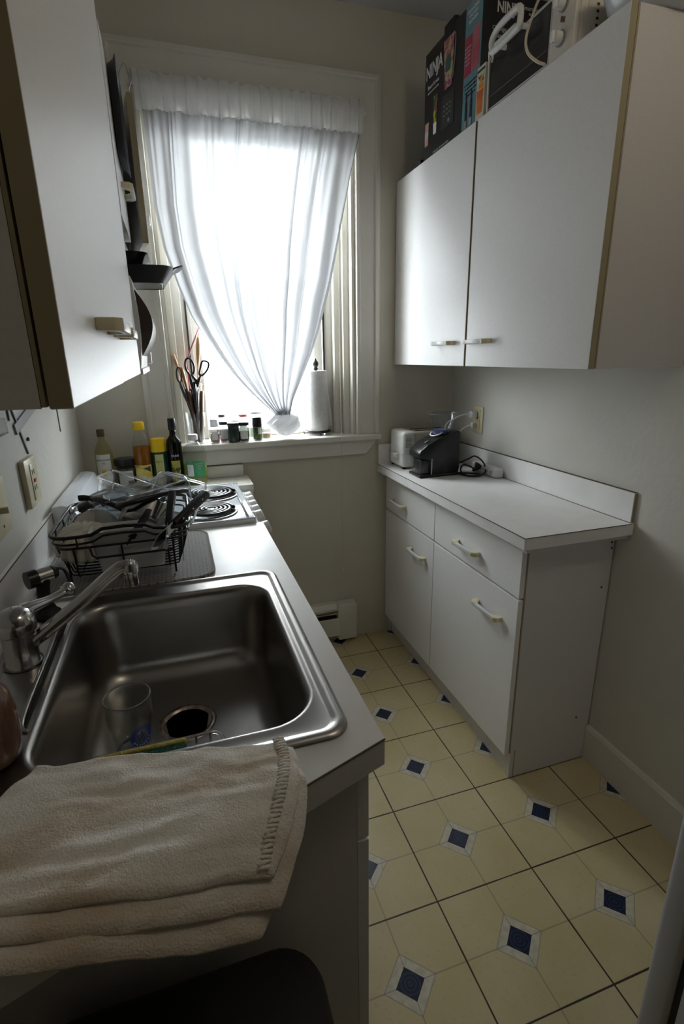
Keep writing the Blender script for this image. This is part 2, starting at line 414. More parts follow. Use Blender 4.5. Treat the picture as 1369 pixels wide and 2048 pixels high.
# ------------------------------------------------------------------ the setting
YB, XR, XL, ZC = 1.095, .463, -1.229, 2.723
YN_ROOM = -3.0
struct('floor', cbox(XL-.1, XR+.1, YN_ROOM, YB+.02, -.05, 0), 'floor')
struct('ceiling', cbox(XL-.1, XR+.1, YN_ROOM, YB+.2, ZC, ZC+.05), 'ceil')
struct('wall_left', cbox(XL-.1, XL, YN_ROOM, YB+.2, 0, ZC), 'wallr')
struct('wall_right', cbox(XR, XR+.1, YN_ROOM, YB+.2, 0, ZC), 'wallr')
bm = BM()
for s in (0,):
    prof = [(YN_ROOM, 0)]
MT['rear'] = mat('dark_unseen_wall', (.10, .09, .08), .8)  # unseen rear wall, coloured dark to cut the light it bounces back
struct('wall_near', cbox(XL-.1, XR+.1, YN_ROOM-.1, YN_ROOM, 0, ZC), 'rear')
# back wall with the window hole
WX0, WX1, WZ0, WZ1 = -.860, -.047, 1.05, 2.395
YW = 1.36
bm = BM()
box(bm, XL-.1, WX0, YB, YW, 0, ZC); box(bm, WX1, XR+.1, YB, YW, 0, ZC)
box(bm, WX0, WX1, YB, YW, 0, WZ0); box(bm, WX0, WX1, YB, YW, WZ1, ZC)
struct('wall_back', bm, 'wall')
bm = BM()
prism(bm, [(XR, 0), (XR-.013, 0), (XR-.013, .125), (XR-.008, .138), (XR, .14)], 'y', YN_ROOM, .0)
for v in bm.verts: pass
struct('baseboard_right', bm, 'trim')

# window frame, sashes
win = struct('window_1', BM(), 'trim')
bm = BM()
def ring(bm, x0, x1, z0, z1, wd, y0, y1, bottom=True, bev=.002):
    box(bm, x0, x0+wd, y0, y1, z0, z1, bev); box(bm, x1-wd, x1, y0, y1, z0, z1, bev)
    box(bm, x0+wd, x1-wd, y0, y1, z1-wd, z1, bev)
    if bottom: box(bm, x0+wd, x1-wd, y0, y1, z0, z0+wd, bev)
# jamb with stepped stops
box(bm, WX0, WX0+.012, YB-.002, YW, 1.076, WZ1); box(bm, WX1-.012, WX1, YB-.002, YW, 1.076, WZ1)
box(bm, WX0, WX1, YB-.002, YW, WZ1-.012, WZ1)
ring(bm, WX0+.012, WX1-.012, 1.076, WZ1-.012, .028, 1.135, 1.155, False)
ring(bm, WX0+.012, WX1-.012, 1.076, WZ1-.012, .062, 1.168, 1.20, False)
ring(bm, WX0+.012, WX1-.012, 1.076, WZ1-.012, .100, 1.214, 1.221, False)
part('jamb', bm, 'trim', win)
# casing: mitred boards with raised outer band and inner bead
bm = BM()
CX0, CX1, CZ1 = -.967, .064, 2.498
prof = [(0, 0), (0, .026), (.014, .030), (.020, .030), (.024, .019), (.085, .016), (.092, .022), (.104, .020), (.107, 0)]
def casing(bm, path):   # path of (outer point, inward dir) loops: sweep profile
    rings = []
    for (ox, oz, ix, iz) in path:
        rings.append([bm.verts.new((ox + ix*a, YB - h, oz + iz*a)) for a, h in prof])
    for A, B in zip(rings, rings[1:]):
        for i in range(len(prof)-1): bm.faces.new((A[i], A[i+1], B[i+1], B[i]))
    bm.faces.new(rings[0]); bm.faces.new(rings[-1][::-1])
casing(bm, [(CX0, 1.078, 1, 0), (CX0, CZ1, 1, -1), (CX1, CZ1, -1, -1), (CX1, 1.078, -1, 0)])
part('casing', bm, 'trim', win)
part('window_sill', cbox(-.99, .072, 1.052, 1.275, 1.050, 1.077, .006), 'trim', win)
bm = BM(); prism(bm, [(-.985, 1.05), (.052, 1.05), (.045, 1.03), (.0, .982), (-.985, .982)], 'y', YB-.022, YB, .003)
part('apron', bm, 'trim', win)
# sashes
SX0, SX1 = -.764, -.163
bm = BM()
box(bm, SX0, SX0+.05, 1.222, 1.262, 1.078, 1.76, .004); box(bm, SX1-.045, SX1, 1.222, 1.262, 1.078, 1.76, .004)
box(bm, SX0+.05, SX1-.045, 1.222, 1.262, 1.078, 1.12, .004); box(bm, SX0+.05, SX1-.045, 1.222, 1.262, 1.735, 1.76, .004)
sash = part('lower_sash', bm, 'trim', win)
part('pane', cbox(SX0+.045, SX1-.04, 1.24, 1.244, 1.11, 1.74), 'pane', sash)
bm = BM()
box(bm, SX0, SX0+.05, 1.27, 1.31, 1.735, 2.38, .004); box(bm, SX1-.045, SX1, 1.27, 1.31, 1.735, 2.38, .004)
box(bm, SX0+.05, SX1-.045, 1.27, 1.31, 1.735, 1.765, .004); box(bm, SX0+.05, SX1-.045, 1.27, 1.31, 2.33, 2.38, .004)
sash2 = part('upper_sash', bm, 'trim', win)
part('pane', cbox(SX0+.045, SX1-.04, 1.288, 1.292, 1.76, 2.34), 'pane', sash2)
bm = BM(); box(bm, SX0-.006, SX0+.001, 1.205, 1.216, 1.078, 2.38); box(bm, SX1-.001, SX1+.006, 1.205, 1.216, 1.078, 2.38)
part('sash_gap', bm, 'gap', win)

# ------------------------------------------------------------------ right base cabinet
def handle(parent, cx, y0, y1, z, out=-1, name='handle', proj=.030):
    """bar pull: two almond posts sloping into a white grip, one mesh; on a face of normal out*x"""
    bm = BM(); ym = (y0+y1)/2; L_ = (y1-y0)/2
    for s in (-1, 1):
        prism(bm, [(cx, ym+s*L_*1.0), (cx, ym+s*(L_-.014)), (cx+out*(proj-.012), ym+s*(L_-.034)), (cx+out*proj, ym+s*(L_-.034)), (cx+out*(proj+.001), ym+s*(L_-.012)), (cx+out*(proj-.008), ym+s*L_)], 'z', z-.0075, z+.0075, .0015)
    nf = len(bm.faces)
    xa, xb = sorted((cx+out*(proj-.011), cx+out*(proj+.0006)))
    box(bm, xa, xb, ym-L_+.014, ym+L_-.014, z-.0072, z+.0072, .003)
    bm.faces.ensure_lookup_table()
    for f in bm.faces[nf:]: f.material_index = 1
    h = part(name, bm, 'cream', parent, True); h.data.materials.append(MT['grip'])
    return h
XF, YNB, ZT = .112, .001, .926
base = thing('base_cabinet', 'white laminate base cabinet with two drawers above two doors, against the right wall', 'cabinet', (.29, .55, 0), world=True)
bm = BM()
box(bm, XF+.022, XR-.005, YNB, YNB+.018, 0, .872); box(bm, XF+.022, XR-.005, YB-.022, YB-.004, 0, .872)
box(bm, XF+.022, XR-.005, YNB+.018, YB-.022, .10, .118); box(bm, XR-.015, XR-.005, YNB+.018, YB-.022, .118, .872)
box(bm, XF+.022, XF+.04, YNB+.018, YB-.022, .118, .872)
part('carcass', bm, 'lam_shaded', base)
part('toe_kick', cbox(XF+.034, XF+.046, YNB+.001, YB-.01, 0, .10), 'lam_shaded', base)
bm = BM(); box(bm, XF+.0185, XF+.0225, YNB+.002, YB-.006, .105, .87); part('carcass_edge', bm, 'edge', base, label='almond front edging')
YD = .571
for (a, b_, n_) in ((YNB+.004, YD-.003, 0), (YD+.003, YB-.006, 1)):
    dr = part('drawer', cbox(XF, XF+.018, a, b_, .697, .866, .0012), 'lam', base)
    handle(dr, XF, *((.232, .388) if n_ == 0 else (.845, 1.0)), .762)
    dd = part('door', cbox(XF, XF+.018, a, b_, .098, .689, .0012), 'lam', base)
    handle(dd, XF, *((.078, .232) if n_ == 0 else (.635, .785)), .588)
bm = BM()
for (x, z) in ((.447, .846), (.449, .826), (.43, .69), (.40, .186)):
    cyl(bm, (x, YNB+.001, z), (x, YNB-.0015, z), .0035, 10)
part('screw_hole', bm, 'ink', base)
part('side_seam', cbox(.150, .1515, YNB-.0008, YNB+.001, 0, .115), 'seam', base)

ct = thing('countertop', 'white laminate countertop with raised backsplash on the right base cabinet', 'countertop', (.26, .52, .88), world=True)
part('slab', cbox(.065, XR-.002, -.059, YB-.003, .888, ZT, .0015), 'top', ct)
part('edge_seam', cbox(.064, .453, -.0600, -.058, .9245, .9262), 'seam', ct)
part('front_seam', cbox(.0638, .066, -.059, YB-.003, .9245, .9262), 'seam', ct)
part('build_up', cbox(.085, XR-.003, -.045, YB-.01, .8725, .8875), 'lam_shaded', ct)
bs = part('backsplash', cbox(.452, XR-.001, -.052, YB-.003, ZT, 1.022, .001), 'top', ct)
part('end_cap', cbox(.4535, XR-.0012, -.0535, -.052, ZT, 1.020), 'edge', bs)
part('side_splash', cbox(.066, .451, YB-.022, YB-.003, ZT, 1.022, .001), 'top', ct)
part('splash_seam', cbox(.4505, .453, -.052, YB-.024, ZT-.0003, ZT+.0015), 'seam', ct)
part('top_seam', cbox(.4513, XR, -.052, YB-.02, 1.0215, 1.0228), 'seam', ct)

# ------------------------------------------------------------------ right wall cabinet
uc = thing('wall_cabinet', 'white two-door wall cabinet over the coffee grinder, appliances stored on top', 'cabinet', (.3, .48, 1.393), world=True)
UY0, UYM, UZ0, UZ1, UX = -.132, .462, 1.393, 2.136, .147
bm = BM(); box(bm, UX+.024, XR-.003, UY0, UY0+.018, UZ0, UZ1); box(bm, UX+.024, XR-.003, YB-.022, YB-.004, UZ0, UZ1)
box(bm, UX+.024, XR-.003, UY0+.018, YB-.022, UZ0, UZ0+.018); box(bm, UX+.024, XR-.003, UY0+.018, YB-.022, UZ1-.018, UZ1)
box(bm, XR-.01, XR-.003, UY0+.018, YB-.022, UZ0+.018, UZ1-.018)
part('carcass', bm, 'lam_shaded', uc)
bm = BM(); box(bm, UX+.020, UX+.0245, UY0, YB-.004, UZ0+.001, UZ1-.001); part('carcass_edge', bm, 'edge', uc, label='almond front edging')
for (a, b_, h) in ((UY0, UYM-.006, (.30, .44)), (UYM+.006, YB-.006, (.535, .68))):
    d = part('door', cbox(UX, UX+.018, a, b_, UZ0-.001, UZ1, .001), 'lam', uc)
    handle(d, UX, h[0], h[1], 1.473)
part('door_edging', cbox(UX+.001, UX+.018, UYM-.0065, UYM-.0055, UZ0, UZ1), 'edge', uc)
part('door_edging', cbox(UX+.001, UX+.018, UYM+.0055, UYM+.0065, UZ0, UZ1), 'edge', uc)
part('door_edging', cbox(UX+.0008, UX+.018, UY0-.0008, UY0, UZ0, UZ1), 'edge', uc)

# ------------------------------------------------------------------ left wall cabinets
LX = -.929
lc = thing('wall_cabinet', 'white two-door wall cabinet over the sink, nearest on the left', 'cabinet', (-1.08, -.2, 1.397), world=True)
bm = BM(); LY0, LYM, LY1, LZ1 = -.733, -.232, .362, 2.36
box(bm, XL+.003, LX-.024, LY0, LY0+.018, 1.397, LZ1); box(bm, XL+.003, LX-.024, LY1-.018, LY1, 1.397, LZ1)
box(bm, XL+.003, LX-.024, LY0+.018, LY1-.018, 1.397, 1.415); box(bm, XL+.003, LX-.024, LY0+.018, LY1-.018, LZ1-.018, LZ1)
part('carcass', bm, 'lam_shaded', lc)
part('carcass_edge', cbox(LX-.0245, LX-.0205, LY0, LY1, 1.398, LZ1-.001), 'edge', lc, label='almond front edging')
for (a, b_, h) in ((LY0, LYM-.002, (-.51, -.37)), (LYM+.002, LY1-.002, (-.30, -.16))):
    d = part('door', cbox(LX-.018, LX+(.0 if a < -.5 else -.002), a, b_, 1.396, LZ1, .001), 'lam', lc)
    handle(d, LX - (0 if a < -.5 else .002), h[0], h[1], 1.476, 1)
part('door_edging', cbox(LX-.018, LX-.0005, LY0-.0008, LY0, 1.397, LZ1), 'edge', lc)

sc = thing('wall_cabinet', 'short white wall cabinet over the stove with its far door ajar', 'cabinet', (-1.08, .72, 1.79), world=True)
bm = BM(); SY0, SYM, SY1, SZ0, SZ1 = .364, .712, 1.085, 1.79, 2.195
box(bm, XL+.003, LX-.024, SY0, SY0+.018, SZ0, SZ1); box(bm, XL+.003, LX-.024, SY1-.018, SY1, SZ0, SZ1)
box(bm, XL+.003, LX-.024, SY0+.018, SY1-.018, SZ0, SZ0+.018); box(bm, XL+.003, LX-.024, SY0+.018, SY1-.018, SZ1-.018, SZ1)
part('carcass', bm, 'lam_shaded', sc)
part('shelf_shadow_back', cbox(XL+.003, XL+.01, SY0+.018, SY1-.018, SZ0+.018, SZ1-.018), 'blackm', sc, label='cabinet back blackened as interior shade')  # black sheet puts the shade of the interior into the back panel
d = part('door', cbox(LX-.018, LX, SY0+.002, SYM-.004, SZ0-.001, SZ1, .001), 'lam', sc)
handle(d, LX, .52, .66, 1.90, 1)
bm = BM(); box(bm, -.018, 0, -(SY1-SYM), 0, SZ0-.001, SZ1, .001)
ma = Matrix.Translation((LX+.004, SY1-.004, 0)) @ Matrix.Rotation(math.radians(7.5), 4, 'Z'); bm.transform(ma)
d2 = part('door', bm, 'lam', sc)
bm = BM(); box(bm, -.0185, .0003, -(SY1-SYM)-.0008, -(SY1-SYM)+.001, SZ0, SZ1-.001); bm.transform(ma)
part('door_edging', bm, 'edge', d2)

# ------------------------------------------------------------------ left counter, sink cabinet
ZL = .926
DG = [(-.619, -.670), (-1.229, -.890)]
def diag_y(x): return -.670 + (x+.619)*(.220/.610)
MT['topl'] = noisy(mat('dimmed_laminate', (.6, .58, .54), .42), (.58, .565, .535), (.65, .635, .605), 9, 5, bump=.01, bscale=300)  # counter laminate darkened in colour to offset the strong window light
lct = thing('countertop', 'pale laminate countertop around the sink with slanted near end', 'countertop', (-.92, -.2, .88), world=True)
SKX0, SKX1, SKY0, SKY1 = -1.196, -.657, -.650, -.034
bm = BM()
# slab as four pieces around the sink cut-out, cut-out 12 mm inside the sink flange
cx0, cx1, cy0, cy1 = SKX0+.012, SKX1-.012, SKY0+.012, SKY1-.012
def plate(bm, poly, z0, z1): prism(bm, poly, 'z', z0, z1)
outer = [(-.619, -.670), (-.619, .362), (-1.2285, .362), (-1.2285, -.8895)]
inner = [(cx1, cy0), (cx1, cy1), (cx0, cy1), (cx0, cy0)]
for z in (.882, ZL): pass
vo = {}; 
for z in (.882, ZL):
    vo[z] = ([bm.verts.new((*p, z)) for p in outer], [bm.verts.new((*p, z)) for p in inner])
for i in range(4):
    j = (i+1) % 4
    bm.faces.new((vo[ZL][0][i], vo[ZL][0][j], vo[ZL][1][j], vo[ZL][1][i]))
    bm.faces.new((vo[.882][0][j], vo[.882][0][i], vo[.882][1][i], vo[.882][1][j]))
    bm.faces.new((vo[.882][0][i], vo[.882][0][j], vo[ZL][0][j], vo[ZL][0][i]))
    bm.faces.new((vo[.882][1][j], vo[.882][1][i], vo[ZL][1][i], vo[ZL][1][j]))
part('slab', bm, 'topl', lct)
bm = BM()
prism(bm, [(-.6185, -.6712), (-.6205, -.6700), (-1.2285, -.8893), (-1.2285, -.8907)], 'z', .9243, .9263)
part('edge_seam', bm, 'seam', lct)
part('backsplash', cbox(-1.2285, -1.217, -.889, .43, ZL, 1.015, .001), 'top', lct)
part('splash_seam', cbox(-1.2185, -1.2165, -.889, .43, 1.0138, 1.0155), 'seam', lct)

sb = thing('base_cabinet', 'sink base cabinet with dark shaded end panel, under the left counter', 'cabinet', (-.92, -.15, 0), world=True)
bm = BM()
box(bm, XL+.003, -.655, .338, .358, 0, .881); box(bm, XL+.003, -.655, -.652, -.634, 0, .881)
box(bm, -.673, -.655, -.634, .338, .10, .14); box(bm, -.673, -.655, -.634, .338, .86, .881)
part('carcass', bm, 'lam_shaded', sb)
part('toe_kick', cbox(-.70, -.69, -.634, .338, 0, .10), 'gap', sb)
for (a, b_) in ((-.652, -.155), (-.149, .356)):
    dr = part('false_drawer', cbox(-.6545, -.636, a, b_, .737, .878, .001), 'lam', sb); handle(dr, -.636, (a+b_)/2-.07, (a+b_)/2+.07, .81, 1)
    dd = part('door', cbox(-.6545, -.636, a, b_, .098, .731, .001), 'lam', sb); handle(dd, -.636, (a+b_)/2-.07, (a+b_)/2+.07, .64, 1)

# sink
sk = thing('kitchen_sink', 'single bowl stainless steel sink set in the left counter', 'sink', (-.92, -.34, ZL), world=True)
bm = BM()
ocx, ocy, ohx, ohy = (SKX0+SKX1)/2, (SKY0+SKY1)/2, (SKX1-SKX0)/2, (SKY1-SKY0)/2
# bowl
bx0, bx1, by0, by1 = -1.092, -.690, -.606, -.100
bcx, bcy, bhx, bhy = (bx0+bx1)/2, (by0+by1)/2, (bx1-bx0)/2, (by1-by0)/2
NS = 10
def L3(cx, cy, hx, hy, r, z): return [(x, y, z) for x, y in rrect(cx, cy, hx, hy, r, NS)]
loops = [L3(ocx, ocy, ohx, ohy, .035, ZL+.0005), L3(ocx, ocy, ohx-.003, ohy-.003, .034, ZL+.005), L3(ocx, ocy, ohx-.009, ohy-.009, .031, ZL+.0075),
         L3(ocx, ocy, ohx-.017, ohy-.017, .026, ZL+.0062), L3(ocx, ocy, ohx-.021, ohy-.021, .022, ZL+.0030), L3(ocx, ocy, ohx-.024, ohy-.024, .020, ZL+.0028)]
e = [(.006, .0032), (.003, .0040), (0, .0042), (-.004, .0030), (-.008, -.002), (-.011, -.010)]
for d_, z_ in e: loops.append(L3(bcx, bcy, bhx+d_, bhy+d_, .075+d_, ZL+z_))
depth = .178
for k in range(1, 9):   # walls, slightly tapered
    t = k/8; loops.append(L3(bcx, bcy, bhx-.011-.012*t, bhy-.011-.012*t, .068, ZL-.010-(depth-.055)*t))
for k in range(1, 9):   # generous fillet
    a = k/8*PI/2; q = .045*(1-math.cos(a)); loops.append(L3(bcx, bcy, bhx-.023-q, bhy-.023-q, max(.068-q*.6, .02), ZL-depth+.045-.045*math.sin(a)))
# floor: shrink to drain circle
dcx, dcy, dr_ = -.890, -.308, .056
last = loops[-1]; n = len(last)
for t in (.35, .7, .92, 1.0):
    lp = []
    for (x, y, z) in last:
        a = math.atan2(y-dcy, x-dcx); tx, ty = dcx+dr_*math.cos(a), dcy+dr_*math.sin(a)
        lp.append((x+(tx-x)*t, y+(ty-y)*t, ZL-depth-.004*t))
    loops.append(lp)
loft(bm, loops)
part('basin', bm, 'steel', sk, 'all')
# raised ridge at the faucet deck and slot behind it
rb = BM(); tube(rb, smooth_path([(-1.096, -.50, ZL+.004), (-1.110, -.47, ZL+.006), (-1.112, -.3, ZL+.006), (-1.112, -.16, ZL+.006), (-1.10, -.12, ZL+.004)], 24), .004, 8, flat=.7)
part('ridge', rb, 'steel', sk, 'all')
rb = BM(); tube(rb, smooth_path([(-1.103, -.497, ZL+.0036), (-1.1035, -.4, ZL+.0036), (-1.1035, -.17, ZL+.0036)], 12), .0028, 8, flat=.35)
part('groove', rb, 'gap', sk, 'all')
# drain
bm = BM(); lathe(bm, [(.057, -.0035), (.056, .0005), (.050, .0015), (.0455, .0008), (.044, -.003)], 40, (dcx, dcy, ZL-depth-.0035))
MT['drainm'] = noisy(mat('stained_steel', (.3, .2, .12), .35, 1), (.22, .13, .07), (.55, .5, .44), 60, 5)
dn = part('drain_flange', bm, 'drainm', sk, 'all', label='rusty stained drain ring')
MT['drainin'] = noisy(mat('drain_rubber', (.02, .014, .01), .35), (.008, .007, .006), (.05, .028, .015), 18, stretch=(1, 1, 6))
bm = BM(); lathe(bm, [(.044, -.003), (.042, -.012), (.041, -.05), (.038, -.10), (0, -.10)], 40, (dcx, dcy, ZL-depth-.0035)); part('drain_throat', bm, 'drainin', sk, 'all')
bm = BM(); lathe(bm, [(.040, -.045), (.012, -.048), (.010, -.060), (0, -.06)], 32, (dcx, dcy, ZL-depth))
part('splash_guard', bm, 'blackm', dn, 'all')
# water drops
bm = BM()
for (x, y) in ((-1.02, -.135), (-1.0, -.138), (-.97, -.133), (-.985, -.14), (-.76, -.29), (-.775, -.37), (-.79, -.42)):
    lathe(bm, [(.0035, 0), (.003, .0012), (.0015, .0022), (0, .0025)], 8, (x, y, ZL-depth-.001 if y < -.2 else ZL-depth+.006), sx=1.5)
part('water_drop', bm, 'glass', sk, 'all')

# faucet
fz = ZL+.004
fa = thing('faucet', 'chrome single lever kitchen faucet behind the sink bowl', 'faucet', (-1.147, -.300, fz), world=True)
bm = BM(); lathe(bm, [(.031, 0), (.031, .004), (.027, .010), (.0255, .045), (.026, .060)], 32, (-1.147, -.300, fz)); part('base', bm, 'chrome', fa, True)
bm = BM(); lathe(bm, [(.0262, .060), (.031, .064), (.032, .078), (.029, .092), (.020, .102), (.008, .106), (0, .106)], 32, (-1.147, -.300, fz)); part('cap', bm, 'chrome', fa, True)
bm = BM(); pth = smooth_path([(-1.152, -.306, fz+.084), (-1.135, -.285, fz+.092), (-1.110, -.255, fz+.090), (-1.090, -.231, fz+.090), (-1.080, -.219, fz+.093)], 24)
k = len(pth); tube(bm, pth, [.024-.014*min(1, i/(k*.55)) + (.004 if i > k*.85 else 0) for i in range(k)], 14, flat=.7)
lv = part('lever', bm, 'chrome', fa, 'all')
bm = BM(); lathe(bm, [(0, -.013)] + [(.013*math.sin(PI*t/8), -.013*math.cos(PI*t/8)) for t in range(1, 8)] + [(0, .013)], 20, (-1.076, -.215, fz+.093)); part('ball_tip', bm, 'chrome', lv, 'all')
bm = BM(); tube(bm, smooth_path([(-1.140, -.300, fz+.030), (-1.10, -.296, fz+.056), (-1.045, -.292, fz+.094), (-.992, -.290, fz+.136), (-.970, -.289, fz+.150), (-.954, -.288, fz+.150)], 40), .0125, 16)
sp_ = part('spout', bm, 'chrome', fa, 'all')
bm = BM(); lathe(bm, [(.0115, -.034), (.0125, -.032), (.0125, -.010), (.0145, -.008), (.0145, .006), (.010, .012), (0, .012)], 24, (-.957, -.288, fz+.148)); part('aerator', bm, 'chrome', sp_, True)

sy = thing('side_sprayer', 'black sink sprayer with a chrome collar beside the faucet', 'sprayer', (-1.145, -.115, fz), world=True)
bm = BM(); lathe(bm, [(.026, 0), (.025, .006), (.018, .012), (.016, .02), (0, .02)], 24, (-1.145, -.115, fz)); part('holder', bm, 'blackm', sy, True)
bm = BM(); tube(bm, smooth_path([(-1.145, -.115, fz+.015), (-1.145, -.117, fz+.05), (-1.14, -.12, fz+.085)], 10), [.014, .014, .0135, .013, .0125, .012, .012, .0125, .013, .0135, .014], 14)
part('wand', bm, 'blackm', sy, 'all')
bm = BM(); cyl(bm, (-1.165, -.136, fz+.088), (-1.150, -.125, fz+.088), .018, 20); cyl(bm, (-1.128, -.108, fz+.088), (-1.118, -.101, fz+.085), .0155, 20, .010)
part('spray_head', bm, 'black', sy, True)
bm = BM(); cyl(bm, (-1.150, -.125, fz+.088), (-1.128, -.108, fz+.088), .0158, 24); part('collar', bm, 'chrome', sy, True, label='chrome collar')
bm = BM(); tube(bm, smooth_path([(-1.122, -.104, fz+.096), (-1.105, -.10, fz+.090), (-1.095, -.108, fz+.062)], 12), .006, 8, flat=.5); part('trigger', bm, 'black', sy, 'all')

# soap bottle at the left edge
SOAPX = -1.128
so = thing('soap_bottle', 'brownish plastic soap bottle at the left edge beside the sink', 'bottle', (SOAPX, -.545, ZL+.006), world=False)
bm = BM(); lathe(bm, [(.030, 0), (.036, .004), (.0385, .02), (.040, .06), (.036, .09), (.024, .112), (.013, .120), (.012, .13), (0, .13)], 32, sx=1, sy=1.05)
MT['soap'] = noisy(mat('soap_liquid', (.16, .08, .05), .12, coat=.5), (.09, .05, .035), (.20, .10, .07), 12)
part('body', bm, 'soap', so, 'all')
bm = BM(); lathe(bm, [(.014, .128), (.014, .145), (.005, .148), (.005, .168), (.012, .170), (.012, .178), (0, .178)], 20); part('pump', bm, 'white', so, True)

# ------------------------------------------------------------------ glass in the sink
gl = thing('beer_glass', 'clear glass tumbler with blue round emblem standing in the sink', 'glass', (-.985, -.352, ZL-depth-.001))
bm = BM()
prof = [(.030, 0), (.0315, .002), (.0325, .02), (.0345, .045), (.040, .070), (.0405, .082), (.0395, .100), (.0400, .112), (.0385, .1128), (.0375, .100), (.038, .080), (.0325, .045), (.030, .020), (.028, .010), (0, .009)]
lathe(bm, prof, 48)
part('tumbler', bm, 'glass', gl, 'all')
bm = BM(); tube(bm, [(.0393*math.cos(2*PI*i/48), .0393*math.sin(2*PI*i/48), .1125) for i in range(48)], .0012, 6, closed=True)
MT['rimglass'] = mat('glass_edge', (.25, .27, .29), .08, coat=.5); part('rim', bm, 'rimglass', gl, 'all')
bm = BM(); tube(bm, [(.031*math.cos(2*PI*i/48), .031*math.sin(2*PI*i/48), .002) for i in range(48)], .0014, 6, closed=True); part('foot_ring', bm, 'rimglass', gl, 'all')
AZ = math.radians(-72)
def glpatch(pts, m, name, dr=.0006):
    b = BM(); vs = [b.verts.new((x, y, 0)) for x, y in pts]; b.faces.new(vs); bmesh.ops.triangulate(b, faces=b.faces)
    wrap(b, .0362+dr, .046, AZ); return part(name, b, m, gl)
def annulus(r0, r1, n=32, a0=0, a1=2*PI, cx=0, cy=0):
    b = BM(); 
    A = [b.verts.new((cx+r0*math.cos(a0+(a1-a0)*i/n), cy+r0*math.sin(a0+(a1-a0)*i/n), 0)) for i in range(n+1)]
    B = [b.verts.new((cx+r1*math.cos(a0+(a1-a0)*i/n), cy+r1*math.sin(a0+(a1-a0)*i/n), 0)) for i in range(n+1)]
    for i in range(n): b.faces.new((A[i], A[i+1], B[i+1], B[i]))
    return b
bm = annulus(.0125, .0210); wrap(bm, .0368, .046, AZ+.25); em = part('emblem', bm, 'blue', gl)
bm = BM()
for (x0, y0, x1, y1, rr_) in ((-.004, -.009, .001, .010, .0012), (.001, .010, .004, -.006, .001), (-.002, 0, .007, .002, .001), (.004, -.006, .0, -.011, .001), (-.008, .004, -.004, -.008, .0016)):
    q = [(x0, y0, 0), (x1, y1, 0)]; tube(bm, q, rr_, 6)
wrap(bm, .0368, .046, AZ+.25); part('emblem_figure', bm, 'blue', em)
for i, ch in enumerate('BREWERY'):
    a = math.radians(-150 + i*20); b = text_bm(ch, .0062, ext=.0001)
    b.transform(Matrix.Translation((.0168*math.cos(a), .0168*math.sin(a), .0004)) @ Matrix.Rotation(a+PI/2, 4, 'Z')); wrap(b, .0368, .046, AZ+.25); part('emblem_letter', b, 'txt', em)

# sponge holder on near wall of bowl
sh = thing('sponge_holder', 'clear plastic sponge tray on the near sink wall', 'sponge holder', (-.925, -.585, .90), world=True)
bm = BM()
tube(bm, [(*p, .900) for p in rrect(-.925, -.566, .093, .019, .018, 6)], .0022, 6, closed=True)
tube(bm, [(*p, .871) for p in rrect(-.925, -.566, .085, .016, .014, 6)], .002, 6, closed=True)
for x in (-1.0, -.98, -.87, -.85): 
    tube(bm, [(x, -.549, .900), (x, -.551, .871), (x, -.581, .871), (x, -.584, .900)], .0018, 6)
part('tray', bm, 'plastic_clear', sh, 'all')
spn = thing('sponge', 'yellow and green scouring sponge in the clear tray at the towel edge', 'sponge', (-.94, -.566, .9), world=True)
MT['spy'] = noisy(mat('sponge_yellow', (.5, .38, .06), .9), (.42, .33, .08), (.55, .45, .12), 90, bump=.5, bscale=200)
MT['spg'] = noisy(mat('scour_green', (.01, .09, .05), .95), (.008, .06, .035), (.02, .12, .07), 150, bump=.8, bscale=300)
part('foam', cbox(-1.0, -.883, -.563, -.556, .872, .910, .003), 'spy', spn, True)
part('scouring_pad', cbox(-1.0, -.883, -.576, -.563, .872, .908, .002), 'spg', spn, True)

